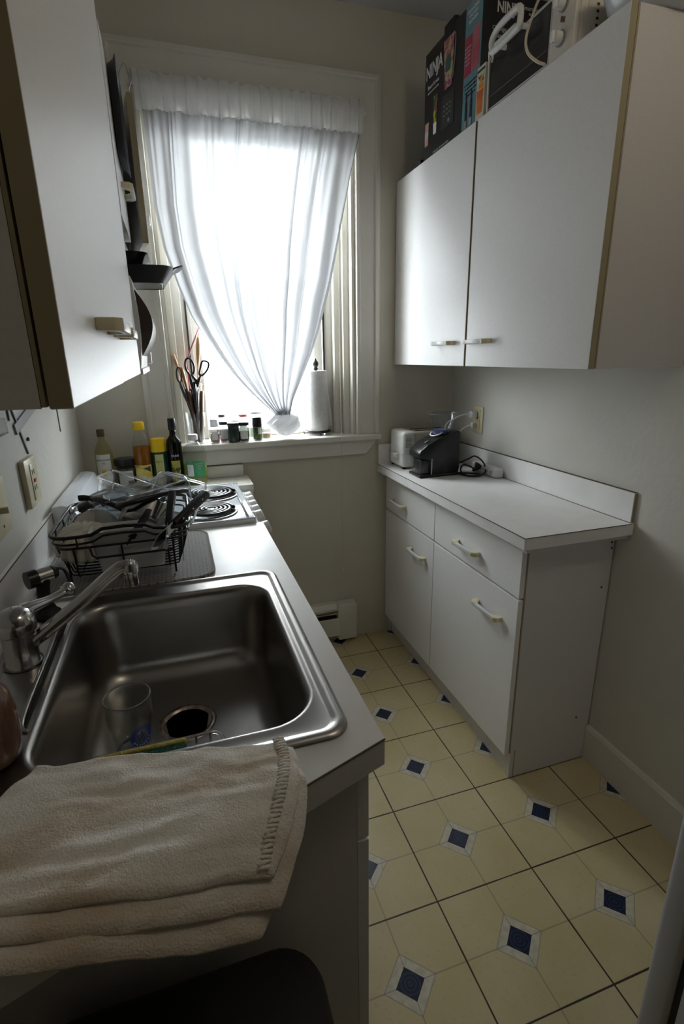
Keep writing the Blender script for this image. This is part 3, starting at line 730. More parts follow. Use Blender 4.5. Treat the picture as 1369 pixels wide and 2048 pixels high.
# ------------------------------------------------------------------ towel
def towel_layer(q, zt, th, drop, seed, edge_sag=1.0):
    """q: four plan corners (back-left, back-right, front-right, front-left); cloth lies on the counter and bends over its slanted end"""
    bm = BM(); nu, nv = 90, 70
    nrm = Vector((.220, -.610)).normalized()   # outward from the slanted end... points to -y, +x
    def P(u, v, top=True):
        a = Vector(q[0]).lerp(Vector(q[1]), u); b = Vector(q[3]).lerp(Vector(q[2]), u); p = a.lerp(b, v)
        wob = .006*noise.noise((u*4+seed, v*4, seed)); p = p + Vector((.020*math.sin(PI*v)*u, -.012*math.sin(PI*u)*v))
        p = p + Vector((wob*(1 if abs(u-.5) > .4 else .3), wob))
        d = (p.x+.619)*nrm.x + (p.y+.670)*nrm.y       # distance beyond counter end
        z = zt + .0035*noise.noise((u*5, v*7, seed*3)) + .0025*noise.noise((u*14, v*9, seed+5))
        z += .0005*math.sin(v*46+u*5+2*noise.noise((u*3, v*3, 1)))
        ee = min(u, 1-u, v, 1-v)
        z -= .006*max(0, 1-ee/.03)**2
        th_ = th*(min(1, ee/.02)**.5*.7+.3)
        if d > 0:                                       # bend down over the edge
            R = .05; ang = min(d/R, drop); 
            px = d if d/R < drop else None
            hx = R*math.sin(ang) + max(0, d-R*drop)*math.cos(drop); hz = R*(1-math.cos(ang)) + max(0, d-R*drop)*math.sin(drop)
            pb = Vector((p.x, p.y)) - nrm*d + nrm*hx
            return (pb.x, pb.y, z-hz - (0 if top else th_))
        zb = max(z-th_, ZL+.0095) if not top else z
        return (p.x, p.y, zb)
    T_ = [[bm.verts.new(P(i/nu, j/nv)) for i in range(nu+1)] for j in range(nv+1)]
    B_ = [[bm.verts.new(P(i/nu, j/nv, False)) for i in range(nu+1)] for j in range(nv+1)]
    for j in range(nv):
        for i in range(nu):
            bm.faces.new((T_[j][i], T_[j][i+1], T_[j+1][i+1], T_[j+1][i])); bm.faces.new((B_[j][i+1], B_[j][i], B_[j+1][i], B_[j+1][i+1]))
    for j in range(nv):
        bm.faces.new((T_[j][0], T_[j+1][0], B_[j+1][0], B_[j][0])); bm.faces.new((T_[j+1][nu], T_[j][nu], B_[j][nu], B_[j+1][nu]))
    for i in range(nu):
        bm.faces.new((T_[0][i+1], T_[0][i], B_[0][i], B_[0][i+1])); bm.faces.new((T_[nv][i], T_[nv][i+1], B_[nv][i+1], B_[nv][i]))
    return bm
tw = thing('hand_towel', 'worn beige terry towel folded over the near edge of the sink counter', 'towel', (-.93, -.72, ZL), world=True)
part('bottom_fold', towel_layer([(-1.05, -.63), (-.752, -.670), (-.812, -.858), (-1.17, -.805)], .9435, .008, .8, 3), 'towel', tw, 'all')
part('middle_fold', towel_layer([(-1.055, -.625), (-.748, -.668), (-.792, -.842), (-1.17, -.790)], .9525, .009, .7, 8), 'towel', tw, 'all')
part('top_fold', towel_layer([(-1.058, -.610), (-.757, -.668), (-.798, -.822), (-1.17, -.772)], .963, .010, .62, 5), 'towel', tw, 'all')
# woven hem band with ribs along the right edge
def hem(x_in, seed):
    bm = BM()
    nrm = Vector((.220, -.610)).normalized()
    n_ = 34
    for k in range(n_):
        v = (k+.5)/n_
        a = Vector((-.757+.020*math.sin(PI*v), -.668)).lerp(Vector((-.798, -.822)), v)
        p = a + Vector((-x_in, .002))
        d = (p.x+.619)*nrm.x + (p.y+.670)*nrm.y; z = .9645; q = Vector((p.x, p.y))
        if d > 0:
            R = .05; drop = .62; ang = min(d/R, drop); hx = R*math.sin(ang)+max(0, d-R*drop)*math.cos(drop); hz = R*(1-math.cos(ang))+max(0, d-R*drop)*math.sin(drop)
            q = q - nrm*d + nrm*hx; z -= hz
        wv = .0015*math.sin(k*2.1+seed)
        tube(bm, [(q.x-.007, q.y+wv, z-.0005), (q.x, q.y, z+.0012), (q.x+.007, q.y-wv, z-.0005)], .0021, 6)
    return bm
part('hem_band', hem(.010, 0), 'towel', tw, 'all', label='ribbed woven hem')

# ------------------------------------------------------------------ bin
bn = thing('waste_bin', 'black plastic waste bin with rounded lid under the counter end', 'bin', (-.925, -.83, 0), world=True)
bm = BM()
loft(bm, [[(x, y, z) for x, y in rrect(-.925, -.83, hx, hy, .05, 8)] for z, hx, hy in ((0, .15, .11), (.01, .155, .115), (.50, .185, .140), (.54, .188, .143))], True, True)
part('bucket', bm, 'blackm', bn, True)
bm = BM()
loft(bm, [[(x, y, z) for x, y in rrect(-.925, -.83, hx, hy, r, 8)] for z, hx, hy, r in ((.542, .192, .148, .055), (.597, .192, .148, .055), (.625, .186, .142, .06), (.642, .168, .125, .06), (.650, .13, .09, .05), (.652, .06, .04, .03))], True, True)
part('lid', bm, 'blackm', bn, 'all')

# ------------------------------------------------------------------ refrigerator
rf = thing('refrigerator', 'grey white refrigerator seen from its side at lower right corner', 'refrigerator', (.175, -1.05, 0), world=True)
MT['fridge'] = mat('fridge_enamel', (.40, .40, .43), .4)
part('body', cbox(-.098, .448, -1.38, -.800, .02, 1.42, .006), 'fridge', rf, True)
part('gasket', cbox(-.094, .444, -.802, -.789, .06, 1.41), 'gap', rf)
part('door', cbox(-.100, .450, -.790, -.735, .05, 1.42, .012, 4), 'fridge', rf, True)
part('foot', cbox(-.08, .43, -1.36, -.82, 0, .022), 'gap', rf)

# ------------------------------------------------------------------ stove
SV0, SV1 = .368, .876
st = thing('electric_stove', 'narrow white electric coil stove between the counter and bottle shelf', 'stove', (-.91, .62, 0), world=True)
part('body', cbox(-1.2, -.645, SV0, SV1, .0, .905), 'enamel', st)
bm = BM(); box(bm, -1.215, -.638, SV0-.004, SV1+.004, .906, .940, .006, 3); part('cooktop', bm, 'enamel', st, True)
bm = BM(); tube(bm, [(-.662, SV0+.01, .9415), (-.662, SV1-.01, .9415)], .004, 6, flat=.6); tube(bm, [(-1.1, SV0+.004, .9405), (-.64, SV0+.004, .9405)], .005, 6, flat=.6); tube(bm, [(-1.1, SV1-.004, .9405), (-.64, SV1-.004, .9405)], .005, 6, flat=.6)
part('cooktop_rim', bm, 'enamel', st, 'all')
for (bx, by, R) in ((-.758, .705, .090), (-.775, .478, .080), (-1.0, .70, .080), (-1.0, .47, .09)):
    bm = BM(); lathe(bm, [(R+.012, 0), (R+.011, .004), (R+.004, .005), (R-.002, .0), (R*.5, -.008), (0, -.008)], 40, (bx, by, .9405)); MT['dripm'] = mat('drip_bowl_metal', (.26, .26, .26), .22, 1); bw = part('drip_bowl', bm, 'dripm', st, 'all')
    bm = BM(); pts = []
    for i in range(150):
        a = i/150*2*PI*4.6; r = R*.97 - (R*.80)*i/150; pts.append((bx+r*math.cos(a), by+r*math.sin(a), .953))
    tube(bm, pts, .0066, 8, flat=.8)
    part('heating_coil', bm, 'black', bw, 'all')
    bm = BM(); lathe(bm, [(.0, .0), (.015, 0), (.014, .007), (0, .007)], 20, (bx, by, .948)); part('coil_hub', bm, 'chrome', bw, True)
bm = BM(); prism(bm, [(-.640, .85), (-.640, .915), (-.622, .905), (-.606, .84)], 'y', SV0, SV1, .003); part('control_panel', bm, 'enamel', st, True)
for yy in (.395, .53, .60, .67, .74, .80):
    bm = BM(); p0 = Vector((-.622, yy, .890)); nn = Vector((.95, 0, .32)).normalized()
    tube(bm, [p0, p0+nn*.006, p0+nn*.008, p0+nn*.030, p0+nn*.033], [.027, .027, .024, .021, .017], 20)
    part('knob', bm, 'white', st, True)
part('oven_door', cbox(-.646, -.622, SV0+.01, SV1-.01, .25, .80, .006), 'enamel', st)
bm = BM(); tube(bm, [(-.585, SV0+.05, .76), (-.585, SV1-.05, .76)], .008, 10); part('door_handle', bm, 'chrome', st, True)
bm = BM(); prism(bm, [(-1.215, .94), (-1.215, 1.035), (-1.190, 1.038), (-1.165, 1.032), (-1.120, .952), (-1.115, .94)], 'y', SV0, SV1-.01, .003); bg_ = part('backguard', bm, 'enamel', st, True)
put_text('hotpoint', .012, (-1.1385, .845, .988), (0, 1, 0), (-.49, 0, .87), bg_, 'ink')

shf = thing('wooden_ledge', 'cream painted ledge behind the stove holding the oil bottles', 'ledge', (-.9, .98, 0), world=True)
part('top', cbox(-1.228, -.572, .882, 1.07, .905, .928, .002), 'trim', shf)
part('back_board', cbox(-1.228, -.590, 1.055, 1.094, .929, .978, .002), 'trim', shf)
part('front_board', cbox(-1.228, -.575, .884, .90, 0, .904), 'trim', shf)
part('side_board', cbox(-.590, -.575, .901, 1.09, 0, .904), 'trim', shf)

# ------------------------------------------------------------------ microwave and pans above the stove
ms = thing('wall_shelf', 'white shelf under the microwave on the left wall', 'shelf', (-1.08, .6, 1.385), world=True)
part('board', cbox(XL+.002, -.925, .375, .86, 1.392, 1.408, .001), 'white', ms)
bm = BM(); 
for y in (.45, .80): box(bm, XL+.002, -1.0, y-.006, y+.006, 1.380, 1.3915)
part('bracket', bm, 'white', ms)
mw = thing('microwave', 'white microwave with curved dark door window under the roasting pans', 'microwave', (-1.08, .6, 1.41), world=True)
MZ0, MZ1, MY0, MY1 = 1.409, 1.650, .392, .815
part('body', cbox(XL+.004, -.945, MY0, MY1, MZ0, MZ1-.004, .008, 3), 'white', mw, True)
def mwx(z, b=.008): t = (z-MZ0)/(MZ1-MZ0); return -.930 + b*math.sin(PI*min(max(t, 0), 1))**.8
bm = BM(); pr = [(-.945, MZ0)] + [(mwx(MZ0+(MZ1-MZ0)*i/16, .010), MZ0+(MZ1-MZ0)*i/16) for i in range(17)] + [(-.945, MZ1)]
prism(bm, pr, 'y', MY0, MY1, 0); part('door', bm, 'white', mw, True)
bm = BM(); zz0, zz1 = MZ0+.035, MZ1-.030
pr = [(mwx(zz0)-.02, zz0)] + [(mwx(zz0+(zz1-zz0)*i/16, .010)+.0015+.032*math.sin(PI*i/16), zz0+(zz1-zz0)*i/16) for i in range(17)] + [(mwx(zz1)-.02, zz1)]
MT['dwin'] = mat('dark_window', (.05, .035, .03), .25)
prism(bm, pr, 'y', .43, .79); part('door_window', bm, 'dwin', mw, True, label='dark curved window')
bm = BM(); box(bm, -.93, -.912, .80, .812, MZ0+.01, MZ0+.05, .003); part('latch', bm, 'white', mw, True)

p1 = thing('roasting_pan', 'dark grey roasting pan with lug handle on top of the microwave', 'pan', (-1.0, .62, MZ1+.002), world=True)
bm = BM(); zb, zr = MZ1+.002, MZ1+.046
loft(bm, [[(x, y, z) for x, y in rrect(-.985, .63, hx, hy, r, 6)] for z, hx, hy, r in ((zb, .135, .085, .03), (zb+.004, .142, .09, .033), (zr, .165, .108, .035), (zr+.002, .170, .113, .037), (zr, .172, .115, .037), (zr-.004, .168, .111, .037), (zb, .140, .088, .03))], False, False)
f = bm.faces.new([bm.verts.new((x, y, zb+.001)) for x, y in rrect(-.985, .63, .136, .086, .03, 6)])
part('tray', bm, 'darkpan', p1, True)
bm = BM()
hp = [( -.815, -.055), (-.795, -.050), (-.783, -.030), (-.781, 0), (-.783, .030), (-.795, .050), (-.815, .055), (-.818, .03), (-.818, -.03)]
prism(bm, [(x, .63+y) for x, y in hp], 'z', zr-.002, zr+.003, .001)
for v in bm.verts: v.co.z += max(0, (v.co.x+.81))*.5 - .02*max(0, .0)
part('lug_handle', bm, 'darkpan', p1, True)
p2 = thing('baking_dish', 'black baking dish stacked inside the roasting pan over the microwave', 'pan', (-1.02, .60, MZ1+.03), world=True)
bm = BM(); loft(bm, [[(x, y, z) for x, y in rrect(-1.02, .615, hx, hy, r, 6)] for z, hx, hy, r in ((zr-.034, .10, .07, .03), (zr+.030, .132, .095, .03), (zr+.036, .140, .102, .034), (zr+.036, .136, .098, .034), (zr+.028, .126, .09, .03), (zr-.030, .095, .066, .03))], True, True)
part('dish', bm, 'black', p2, True)
# items on top of the short cabinet
rp = thing('baking_tray', 'dark blue grey tray hung upright against the short cabinet door', 'tray', (-.92, .60, 2.0), world=True)
bm = BM()
loft(bm, [[(x, y, z) for y, z in rrect(.588, 2.078, hy, hz, r, 8)] for x, hy, hz, r in ((-.9265, .085, .105, .035), (-.912, .095, .115, .045), (-.9075, .106, .124, .052), (-.905, .108, .126, .054), (-.905, .104, .122, .050), (-.910, .092, .112, .042), (-.9235, .083, .103, .034))], True, True)
part('tray_body', bm, 'dkgrey', rp, True)
wh = thing('wire_stand', 'bent silver wire stand on top of the short cabinet', 'stand', (-.90, .71, 2.196), world=True)
bm = BM(); tube(bm, smooth_path([(-.915, .70, 2.197), (-.905, .70, 2.235), (-.893, .71, 2.262), (-.886, .712, 2.262), (-.878, .712, 2.222), (-.884, .712, 2.197)], 36), .0018, 8)
part('wire', bm, 'chrome', wh, 'all')

# small white blind bracket on the casing
bkt = thing('blind_bracket', 'small white plastic bracket on the left window casing', 'bracket', (-.882, 1.065, 1.93), world=True)
bm = BM(); box(bm, -.897, -.888, 1.045, 1.078, 1.912, 1.945, .002); box(bm, -.888, -.868, 1.045, 1.05, 1.912, 1.945, .002); box(bm, -.873, -.868, 1.05, 1.066, 1.915, 1.940, .001)
part('plate', bm, 'white', bkt, True)

# ------------------------------------------------------------------ curtain
EL = [(2.384, -.874), (2.283, -.853), (2.14, -.850), (2.0, -.848), (1.86, -.830), (1.728, -.790), (1.62, -.752), (1.543, -.712), (1.45, -.655), (1.37, -.600), (1.29, -.530), (1.23, -.470), (1.19, -.430)]
ER = [(2.384, -.016), (2.335, -.017), (2.25, -.040), (2.139, -.070), (2.0, -.103), (1.86, -.135), (1.75, -.160), (1.65, -.190), (1.56, -.215), (1.45, -.255), (1.35, -.30), (1.25, -.345), (1.19, -.362)]
def interp(tab, z):
    if z >= tab[0][0]: return tab[0][1]
    for (a, xa), (b, xb) in zip(tab, tab[1:]):
        if a >= z >= b: return xa + (xb-xa)*(a-z)/(a-b)
    return tab[-1][1]
cu = thing('sheer_curtain', 'white sheer curtain gathered and knotted at the window sill', 'curtain', (-.44, 1.05, 1.08), world=True)
rnd = random.Random(3)
ph = [rnd.uniform(0, 6.28) for _ in range(12)]
cen = [(.10, .030), (.24, .022), (.33, .018), (.40, .02), (.52, .024), (.60, .02), (.74, .03), (.88, .03)]
def curt(u, v, zt=2.290, zb=1.185, dy=0):
    z = zt + (zb-zt)*v
    xl, xr = interp(EL, z), interp(ER, z)
    W = xr-xl; g = 1 - W/.86
    # pleats bunch together as the cloth gathers
    warp = u + .018*math.sin(2*PI*3*u+ph[0]+v*1.5) + .010*math.sin(2*PI*7*u+ph[1]+v*2)
    warp = warp*1.0 - (0)*u
    uu = min(max(warp, 0), 1) if 0 < u < 1 else u
    x = xl + W*uu
    amp = .008 + .020*min(1, v*2.2) - .012*max(0, v-.75)*4*.8
    y = 1.060 + amp*(.62*math.sin(2*PI*9*u+ph[2]+1.3*math.sin(2*PI*1.4*u+ph[3])+v*1.2) + .30*math.sin(2*PI*17*u+ph[4]+v*3) + .22*math.sin(2*PI*4*u+ph[5]-v))
    y += .004*math.sin(2*PI*31*u+ph[6])*(1-v) 
    y += .022*v*v + dy
    # strands sag: side edges of the cloth drop lower than centre
    z += -.03*(abs(u-.72)**1.3)*math.sin(PI*v)
    return (x, y, z)
bm = BM(); grid(bm, 300, 150, lambda u, v: curt(u, v)); part('panel', bm, 'sheer', cu, 'keep')
# hem heading: doubled cloth around the rod and a small ruffle above
def head(side):
    def f(u, v):
        z = 2.400 - .115*v; x, y, _ = curt(u, 0)
        xx = -.874 + .858*u + .004*math.sin(2*PI*22*u)
        bul = .013*math.exp(-((v-.32)/.16)**2)
        yy = 1.060 + side*(.006+bul) + .006*math.sin(2*PI*26*u+ph[7])*(.4+abs(v-.3)) + .003*math.sin(2*PI*43*u+ph[8])
        return (xx, yy, z + .004*math.sin(2*PI*19*u+ph[9])*(1-v))
    b = BM(); grid(b, 320, 16, f); return b
MT['headcloth'] = sheer('heading_cloth', (.85, .85, .86), .0, (.88, .88, .86))
part('heading', head(-1), 'headcloth', cu, 'keep'); part('heading_back', head(1), 'headcloth', cu, 'keep')
# knot
def knot():
    bm = BM(); nu, nv = 96, 64; V = []
    for j in range(nv+1):
        t = j/nv; row = []
        for i in range(nu):
            a = 2*PI*i/nu; s = math.sin(PI*t)**.75
            tw_ = a + t*2.6
            r = .96 + .15*abs(math.sin(3*tw_+ph[1]))**.7 + .07*math.sin(9*tw_+3*t+ph[2]) + .22*noise.noise((math.cos(a)*1.6, math.sin(a)*1.6, t*4))
            rx, ry = .072*s*r*(.62+.5*t), .050*s*r*(.7+.4*t)
            row.append(bm.verts.new((-.388 + .012*t + rx*math.cos(a), 1.115 + ry*math.sin(a), 1.232 - .148*t + .006*math.sin(3*a+t*6)*s)))
        V.append(row)
    for j in range(nv):
        for i in range(nu): bm.faces.new((V[j][i], V[j][(i+1) % nu], V[j+1][(i+1) % nu], V[j+1][i]))
    for v in bm.verts: v.co.z = max(v.co.z, 1.0785)
    return bm
MT['knotcloth'] = sheer('knotted_cloth', (.34, .34, .345), .0, (.85, .85, .85))
part('knot', knot(), 'knotcloth', cu, 'all')
bm = BM(); tube(bm, smooth_path([(-.455, 1.10, 1.15), (-.42, 1.062, 1.175), (-.385, 1.055, 1.195), (-.345, 1.068, 1.17), (-.33, 1.09, 1.12)], 24), [.020]*25, 14, flat=.6)
bm2 = BM()
for k_ in range(3): tube(bm2, smooth_path([(-.452+.006*k_, 1.095, 1.130+.020*k_), (-.40, 1.058-.002*k_, 1.150+.026*k_), (-.355, 1.064, 1.185+.012*k_), (-.340, 1.10, 1.21)], 22), .0105, 10, flat=.7)
bm2.free(); bm.free()
bm = BM(); tube(bm, [(-.885, 1.06, 2.363), (-.005, 1.06, 2.363)], .007, 10)
for x in (-.885, -.005): tube(bm, [(x, 1.06, 2.363), (x, 1.080, 2.363)], .006, 8)
cr = solo('curtain_rod', bm, 'white', 'thin white curtain rod through the top hem of the curtain', 'curtain rod', (-.445, 1.06, 2.363), smooth=True)

# raised blind behind the curtain, cord hanging out in front
bl = thing('raised_blind', 'white blind pulled up behind the curtain with a long cord', 'blind', (-.45, 1.115, 2.38), world=True)
part('headrail', cbox(WX0+.014, WX1-.014, 1.098, 1.130, 2.345, 2.380, .002), 'white', bl)
MT['slats'] = sheer('thin_white_slats', (.85, .85, .85), .0, (.75, .75, .75))
bm = BM()
for k in range(14): box(bm, WX0+.018, WX1-.018, 1.100, 1.128, 2.25+.0065*k, 2.253+.0065*k)
part('slat_stack', bm, 'slats', bl)
part('bottom_rail', cbox(WX0+.018, WX1-.018, 1.101, 1.127, 2.232, 2.248, .003), 'slats', bl)
bm = BM(); tube(bm, smooth_path([(-.09, 1.10, 2.35), (-.12, 1.072, 1.9), (-.128, 1.058, 1.5), (-.131, 1.047, 1.09), (-.132, 1.045, .95), (-.133, 1.05, .68)], 60), .0013, 6)
tube(bm, smooth_path([(-.133, 1.05, .68), (-.1345, 1.05, .62), (-.129, 1.05, .56), (-.132, 1.05, .42)], 20), .0011, 6)
tube(bm, smooth_path([(-.133, 1.05, .68), (-.1305, 1.05, .64), (-.131, 1.05, .5), (-.132, 1.05, .42)], 20), .0011, 6)
tube(bm, [(-.138, 1.049, .683), (-.128, 1.049, .681)], .0022, 6)
cd = part('pull_cord', bm, 'cord', bl, 'all')
bm = BM(); lathe(bm, [(.002, .02), (.004, .012), (.0065, 0), (0, 0)], 12, (-.132, 1.05, .400)); part('tassel', bm, 'cream', cd, True)

# ------------------------------------------------------------------ baseboard heater
ht = thing('baseboard_heater', 'cream baseboard heater with end cap low on the wall under the window', 'heater', (-.35, 1.06, 0), world=True)
bm = BM()
prism(bm, [(1.094, .02), (1.094, .222), (1.060, .222), (1.042, .200), (1.042, .188), (1.086, .188), (1.086, .02)], 'x', -.62, -.165, 0); part('cover', bm, 'trim', ht)
part('front_plate', cbox(-.62, -.165, 1.034, 1.040, .050, .150, .002), 'trim', ht)
part('fin_core', cbox(-.62, -.17, 1.046, 1.084, .060, .145), 'gap', ht)
part('damper', cbox(-.62, -.165, 1.046, 1.050, .168, .176), 'chrome', ht)
bm = BM(); box(bm, -.168, -.066, 1.030, 1.094, .022, .226, .010, 3); part('end_cap', bm, 'trim', ht, True)

# ------------------------------------------------------------------ outlets, switch, brackets
def duplex(bm, f, w_=.07, h=.115): pass
o1 = thing('wall_outlet', 'almond outlet plate with a white plug above the right counter', 'outlet', (XR, .843, 1.145), world=True)
part('plate', cbox(XR-.006, XR, .806, .880, 1.085, 1.206, .003), 'cream', o1, True)
part('receptacle', cbox(XR-.010, XR-.005, .824, .862, 1.098, 1.192, .003), 'cream', o1, True)
bm = BM(); box(bm, XR-.0108, XR-.0098, .836, .840, 1.150, 1.160); box(bm, XR-.0108, XR-.0098, .848, .852, 1.150, 1.160); box(bm, XR-.0108, XR-.0098, .836, .850, 1.140, 1.1415)
part('slots', bm, 'ink', o1)
MT['clearplug'] = thin('frosted_clear', (.82, .82, .82), rough=.3)
pl = thing('white_cable', 'white cable plugged into the outlet above the coffee grinder', 'cable', (XR-.02, .845, 1.17), world=True)
bm = BM(); box(bm, XR-.040, XR-.011, .838, .868, 1.155, 1.185, .005); part('plug', bm, 'white', pl, True)
bm = BM(); tube(bm, smooth_path([(XR-.038, .853, 1.172), (.40, .858, 1.172), (.35, .865, 1.155), (.31, .873, 1.12), (.33, .893, 1.02), (.36, .905, .955), (.36, .89, .932)], 40), .003, 8); part('cord', bm, 'white', pl, 'all')
pl2 = thing('thin_cable', 'lower thin white cable running from the outlet behind the grinder', 'cable', (XR-.02, .845, 1.12), world=True)
bm = BM(); box(bm, XR-.032, XR-.011, .842, .862, 1.108, 1.132, .004); part('plug', bm, 'white', pl2, True)
bm = BM(); tube(bm, smooth_path([(XR-.030, .852, 1.12), (.415, .865, 1.115), (.385, .885, 1.08), (.38, .90, 1.0), (.375, .90, .932)], 40), .0024, 8); part('cord', bm, 'white', pl2, 'all')

o2 = thing('wall_outlet', 'almond outlet plate on the left wall above the dish rack', 'outlet', (XL, .25, 1.14), world=True)
part('plate', cbox(XL, XL+.014, .193, .305, 1.078, 1.200, .004), 'cream', o2, True)
part('receptacle', cbox(XL+.012, XL+.0165, .229, .269, 1.092, 1.186, .002), 'cream', o2, True)
bm = BM()
for z in (1.158, 1.118): box(bm, XL+.0160, XL+.0172, .238, .242, z, z+.012); box(bm, XL+.0160, XL+.0172, .254, .258, z, z+.012)
part('slots', bm, 'ink', o2)
part('reset_button', cbox(XL+.0158, XL+.019, .242, .256, 1.138, 1.146), 'red', o2)
o3 = thing('light_switch', 'almond toggle switch plate at the left edge of the photo', 'switch', (XL, 0, 1.14), world=True)
part('plate', cbox(XL, XL+.008, -.075, .045, 1.078, 1.200, .003), 'cream', o3, True)
bm = BM(); box(bm, XL+.006, XL+.024, -.018, -.008, 1.128, 1.142, .002); part('toggle', bm, 'cream', o3, True)
bm = BM()
for z in (1.10, 1.178): cyl(bm, (XL+.0075, -.013, z), (XL+.009, -.013, z), .003, 10)
part('screw', bm, 'seam', o3)

tb = thing('wall_strips', 'grey strip standing for the cabinet reflection, with a dark upright strip on the left wall under the cabinet', 'bracket', (XL, .3, 1.28), world=True)
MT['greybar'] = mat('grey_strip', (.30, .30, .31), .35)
bm = BM(); prism(bm, [(.215, 1.287), (.225, 1.262), (.58, 1.330), (.58, 1.358)], 'x', XL, XL+.005); part('reflection_band', bm, 'greybar', tb)  # grey sheet stands in for the cabinet underside reflected on the wall
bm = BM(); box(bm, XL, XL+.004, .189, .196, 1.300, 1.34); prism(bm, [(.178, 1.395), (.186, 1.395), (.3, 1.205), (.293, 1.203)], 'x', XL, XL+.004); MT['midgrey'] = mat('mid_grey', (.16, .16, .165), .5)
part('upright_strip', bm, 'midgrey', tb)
bm = BM(); cyl(bm, (XL, .315, 1.238), (XL+.006, .315, 1.238), .004, 10); cyl(bm, (XL, .322, 1.240), (XL+.004, .322, 1.240), .003, 10); part('screw', bm, 'ink', tb)
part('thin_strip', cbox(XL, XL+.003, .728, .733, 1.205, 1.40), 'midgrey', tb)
hk = thing('clear_hook', 'clear plastic hook under the wall cabinet at the left edge', 'hook', (-1.2, .05, 1.29), world=True)
bm = BM(); box(bm, XL, XL+.028, -.06, .075, 1.283, 1.289, .003); box(bm, XL, XL+.028, .068, .076, 1.283, 1.318, .003); box(bm, XL, XL+.004, -.06, .075, 1.289, 1.318)
part('hook_body', bm, 'plastic_clear', hk, True)

# ------------------------------------------------------------------ drying mat and dish rack
dm = thing('drying_mat', 'grey ribbed silicone drying mat under the dish rack', 'mat', (-.99, .14, ZL+.001), world=True)
bm = BM(); mp_ = [rrect(-.995, .150, .200, .185, .05, 8)]
loft(bm, [[(x, y, z) for x, y in rrect(-.995, .150, hx, hy, .05, 8)] for z, hx, hy in ((ZL+.001, .197, .182), (ZL+.003, .200, .185), (ZL+.0075, .200, .185), (ZL+.009, .197, .182), (ZL+.0072, .194, .179), (ZL+.007, .19, .175))], True, True)
part('mat_body', bm, 'matgrey', dm, True)
MZ = ZL+.0085
rk = thing('dish_rack', 'black wire dish rack with wavy rim on the grey mat', 'dish rack', (-1.0, .15, MZ), world=True)
RX0, RX1, RY0, RY1, RZ = -1.148, -.846, -.012, .300, 1.058
def rimpt(t):   # closed rim path, with the raised middle on the long sides
    return t
rim = []
for (x, y) in rrect((RX0+RX1)/2, (RY0+RY1)/2, (RX1-RX0)/2, (RY1-RY0)/2, .04, 6): rim.append((x, y, RZ))
front = [(-.895, RY0, RZ), (-.925, RY0, RZ+.004), (-.945, RY0, RZ+.014), (-.99, RY0, RZ+.016), (-1.035, RY0, RZ+.014), (-1.058, RY0, RZ+.002), (-1.085, RY0, RZ)]
# insert front wave between the corner arcs (order: +x+y, -x+y, -x-y, +x-y)
c1 = rim[:21]; c2 = rim[21:]
rimp = c1 + front[::-1] + c2
bm = BM(); tube(bm, rimp, .0042, 8, closed=True); rimo = part('rim', bm, 'wire', rk, 'all')
bm = BM(); tube(bm, [(x*.985-.0148, y, z-.016) for x, y, z in rimp], .0026, 6, closed=True); part('rim', bm, 'wire', rk, 'all')
bm = BM(); lowr = [(x, y, RZ-.028) for x, y in rrect((RX0+RX1)/2, (RY0+RY1)/2, (RX1-RX0)/2-.008, (RY1-RY0)/2-.006, .035, 6)]
tube(bm, lowr, .0026, 6, closed=True); part('rim', bm, 'wire', rk, 'all')
bm = BM(); tube(bm, [(-.885, RY0+.004, RZ-.028), (-.887, RY0+.004, RZ-.050), (-.895, RY0+.004, RZ-.055), (-1.055, RY0+.004, RZ-.055), (-1.063, RY0+.004, RZ-.048), (-1.066, RY0+.004, RZ-.028)], .0026, 6); part('front_bar', bm, 'wire', rk, 'all')
ZB = MZ+.022
# base wires along x, rising at both ends to the lower rim
for i in range(14):
    y = RY0+.030 + i*.0195
    bm = BM(); tube(bm, smooth_path([(RX0+.010, y, RZ-.028), (RX0+.020, y, 1.0), (RX0+.030, y, ZB+.012), (RX0+.045, y, ZB), (-1.0, y, ZB), (RX1-.045, y, ZB), (RX1-.030, y, ZB+.012), (RX1-.018, y, 1.0), (RX1-.009, y, RZ-.028)], 24), .0019, 6)
    part('basket_wire', bm, 'wire', rk, 'all')
for x in (-1.10, -1.0, -.90):
    bm = BM(); tube(bm, smooth_path([(x, RY0+.005, RZ-.028), (x, RY0+.014, 1.0), (x, RY0+.030, ZB-.003), (x, .14, ZB-.004), (x, RY1-.03, ZB-.003), (x, RY1-.012, 1.0), (x, RY1-.005, RZ-.028)], 24), .0024, 6)
    part('cross_wire', bm, 'wire', rk, 'all')
for (x, y) in ((RX0+.028, RY0+.032), (RX1-.042, RY0+.029), (RX0+.028, RY1-.03), (RX1-.042, RY1-.03)):
    bm = BM(); tube(bm, [(x, y, RZ-.012), (x, y, MZ+.001)], .0028, 6); part('leg', bm, 'wire', rk, 'all')
for (x, y) in ((RX0+.004, .06), (RX0+.004, .15), (RX0+.004, .24), (-1.06, RY1), (-.94, RY1), (RX1-.003, .06), (RX1-.003, .15), (RX1-.003, .24), (-1.09, RY0), (-.90, RY0)):
    bm = BM(); tube(bm, [(x, y, RZ), (x, y, RZ-.028)], .002, 6); part('strut', bm, 'wire', rk, 'all')

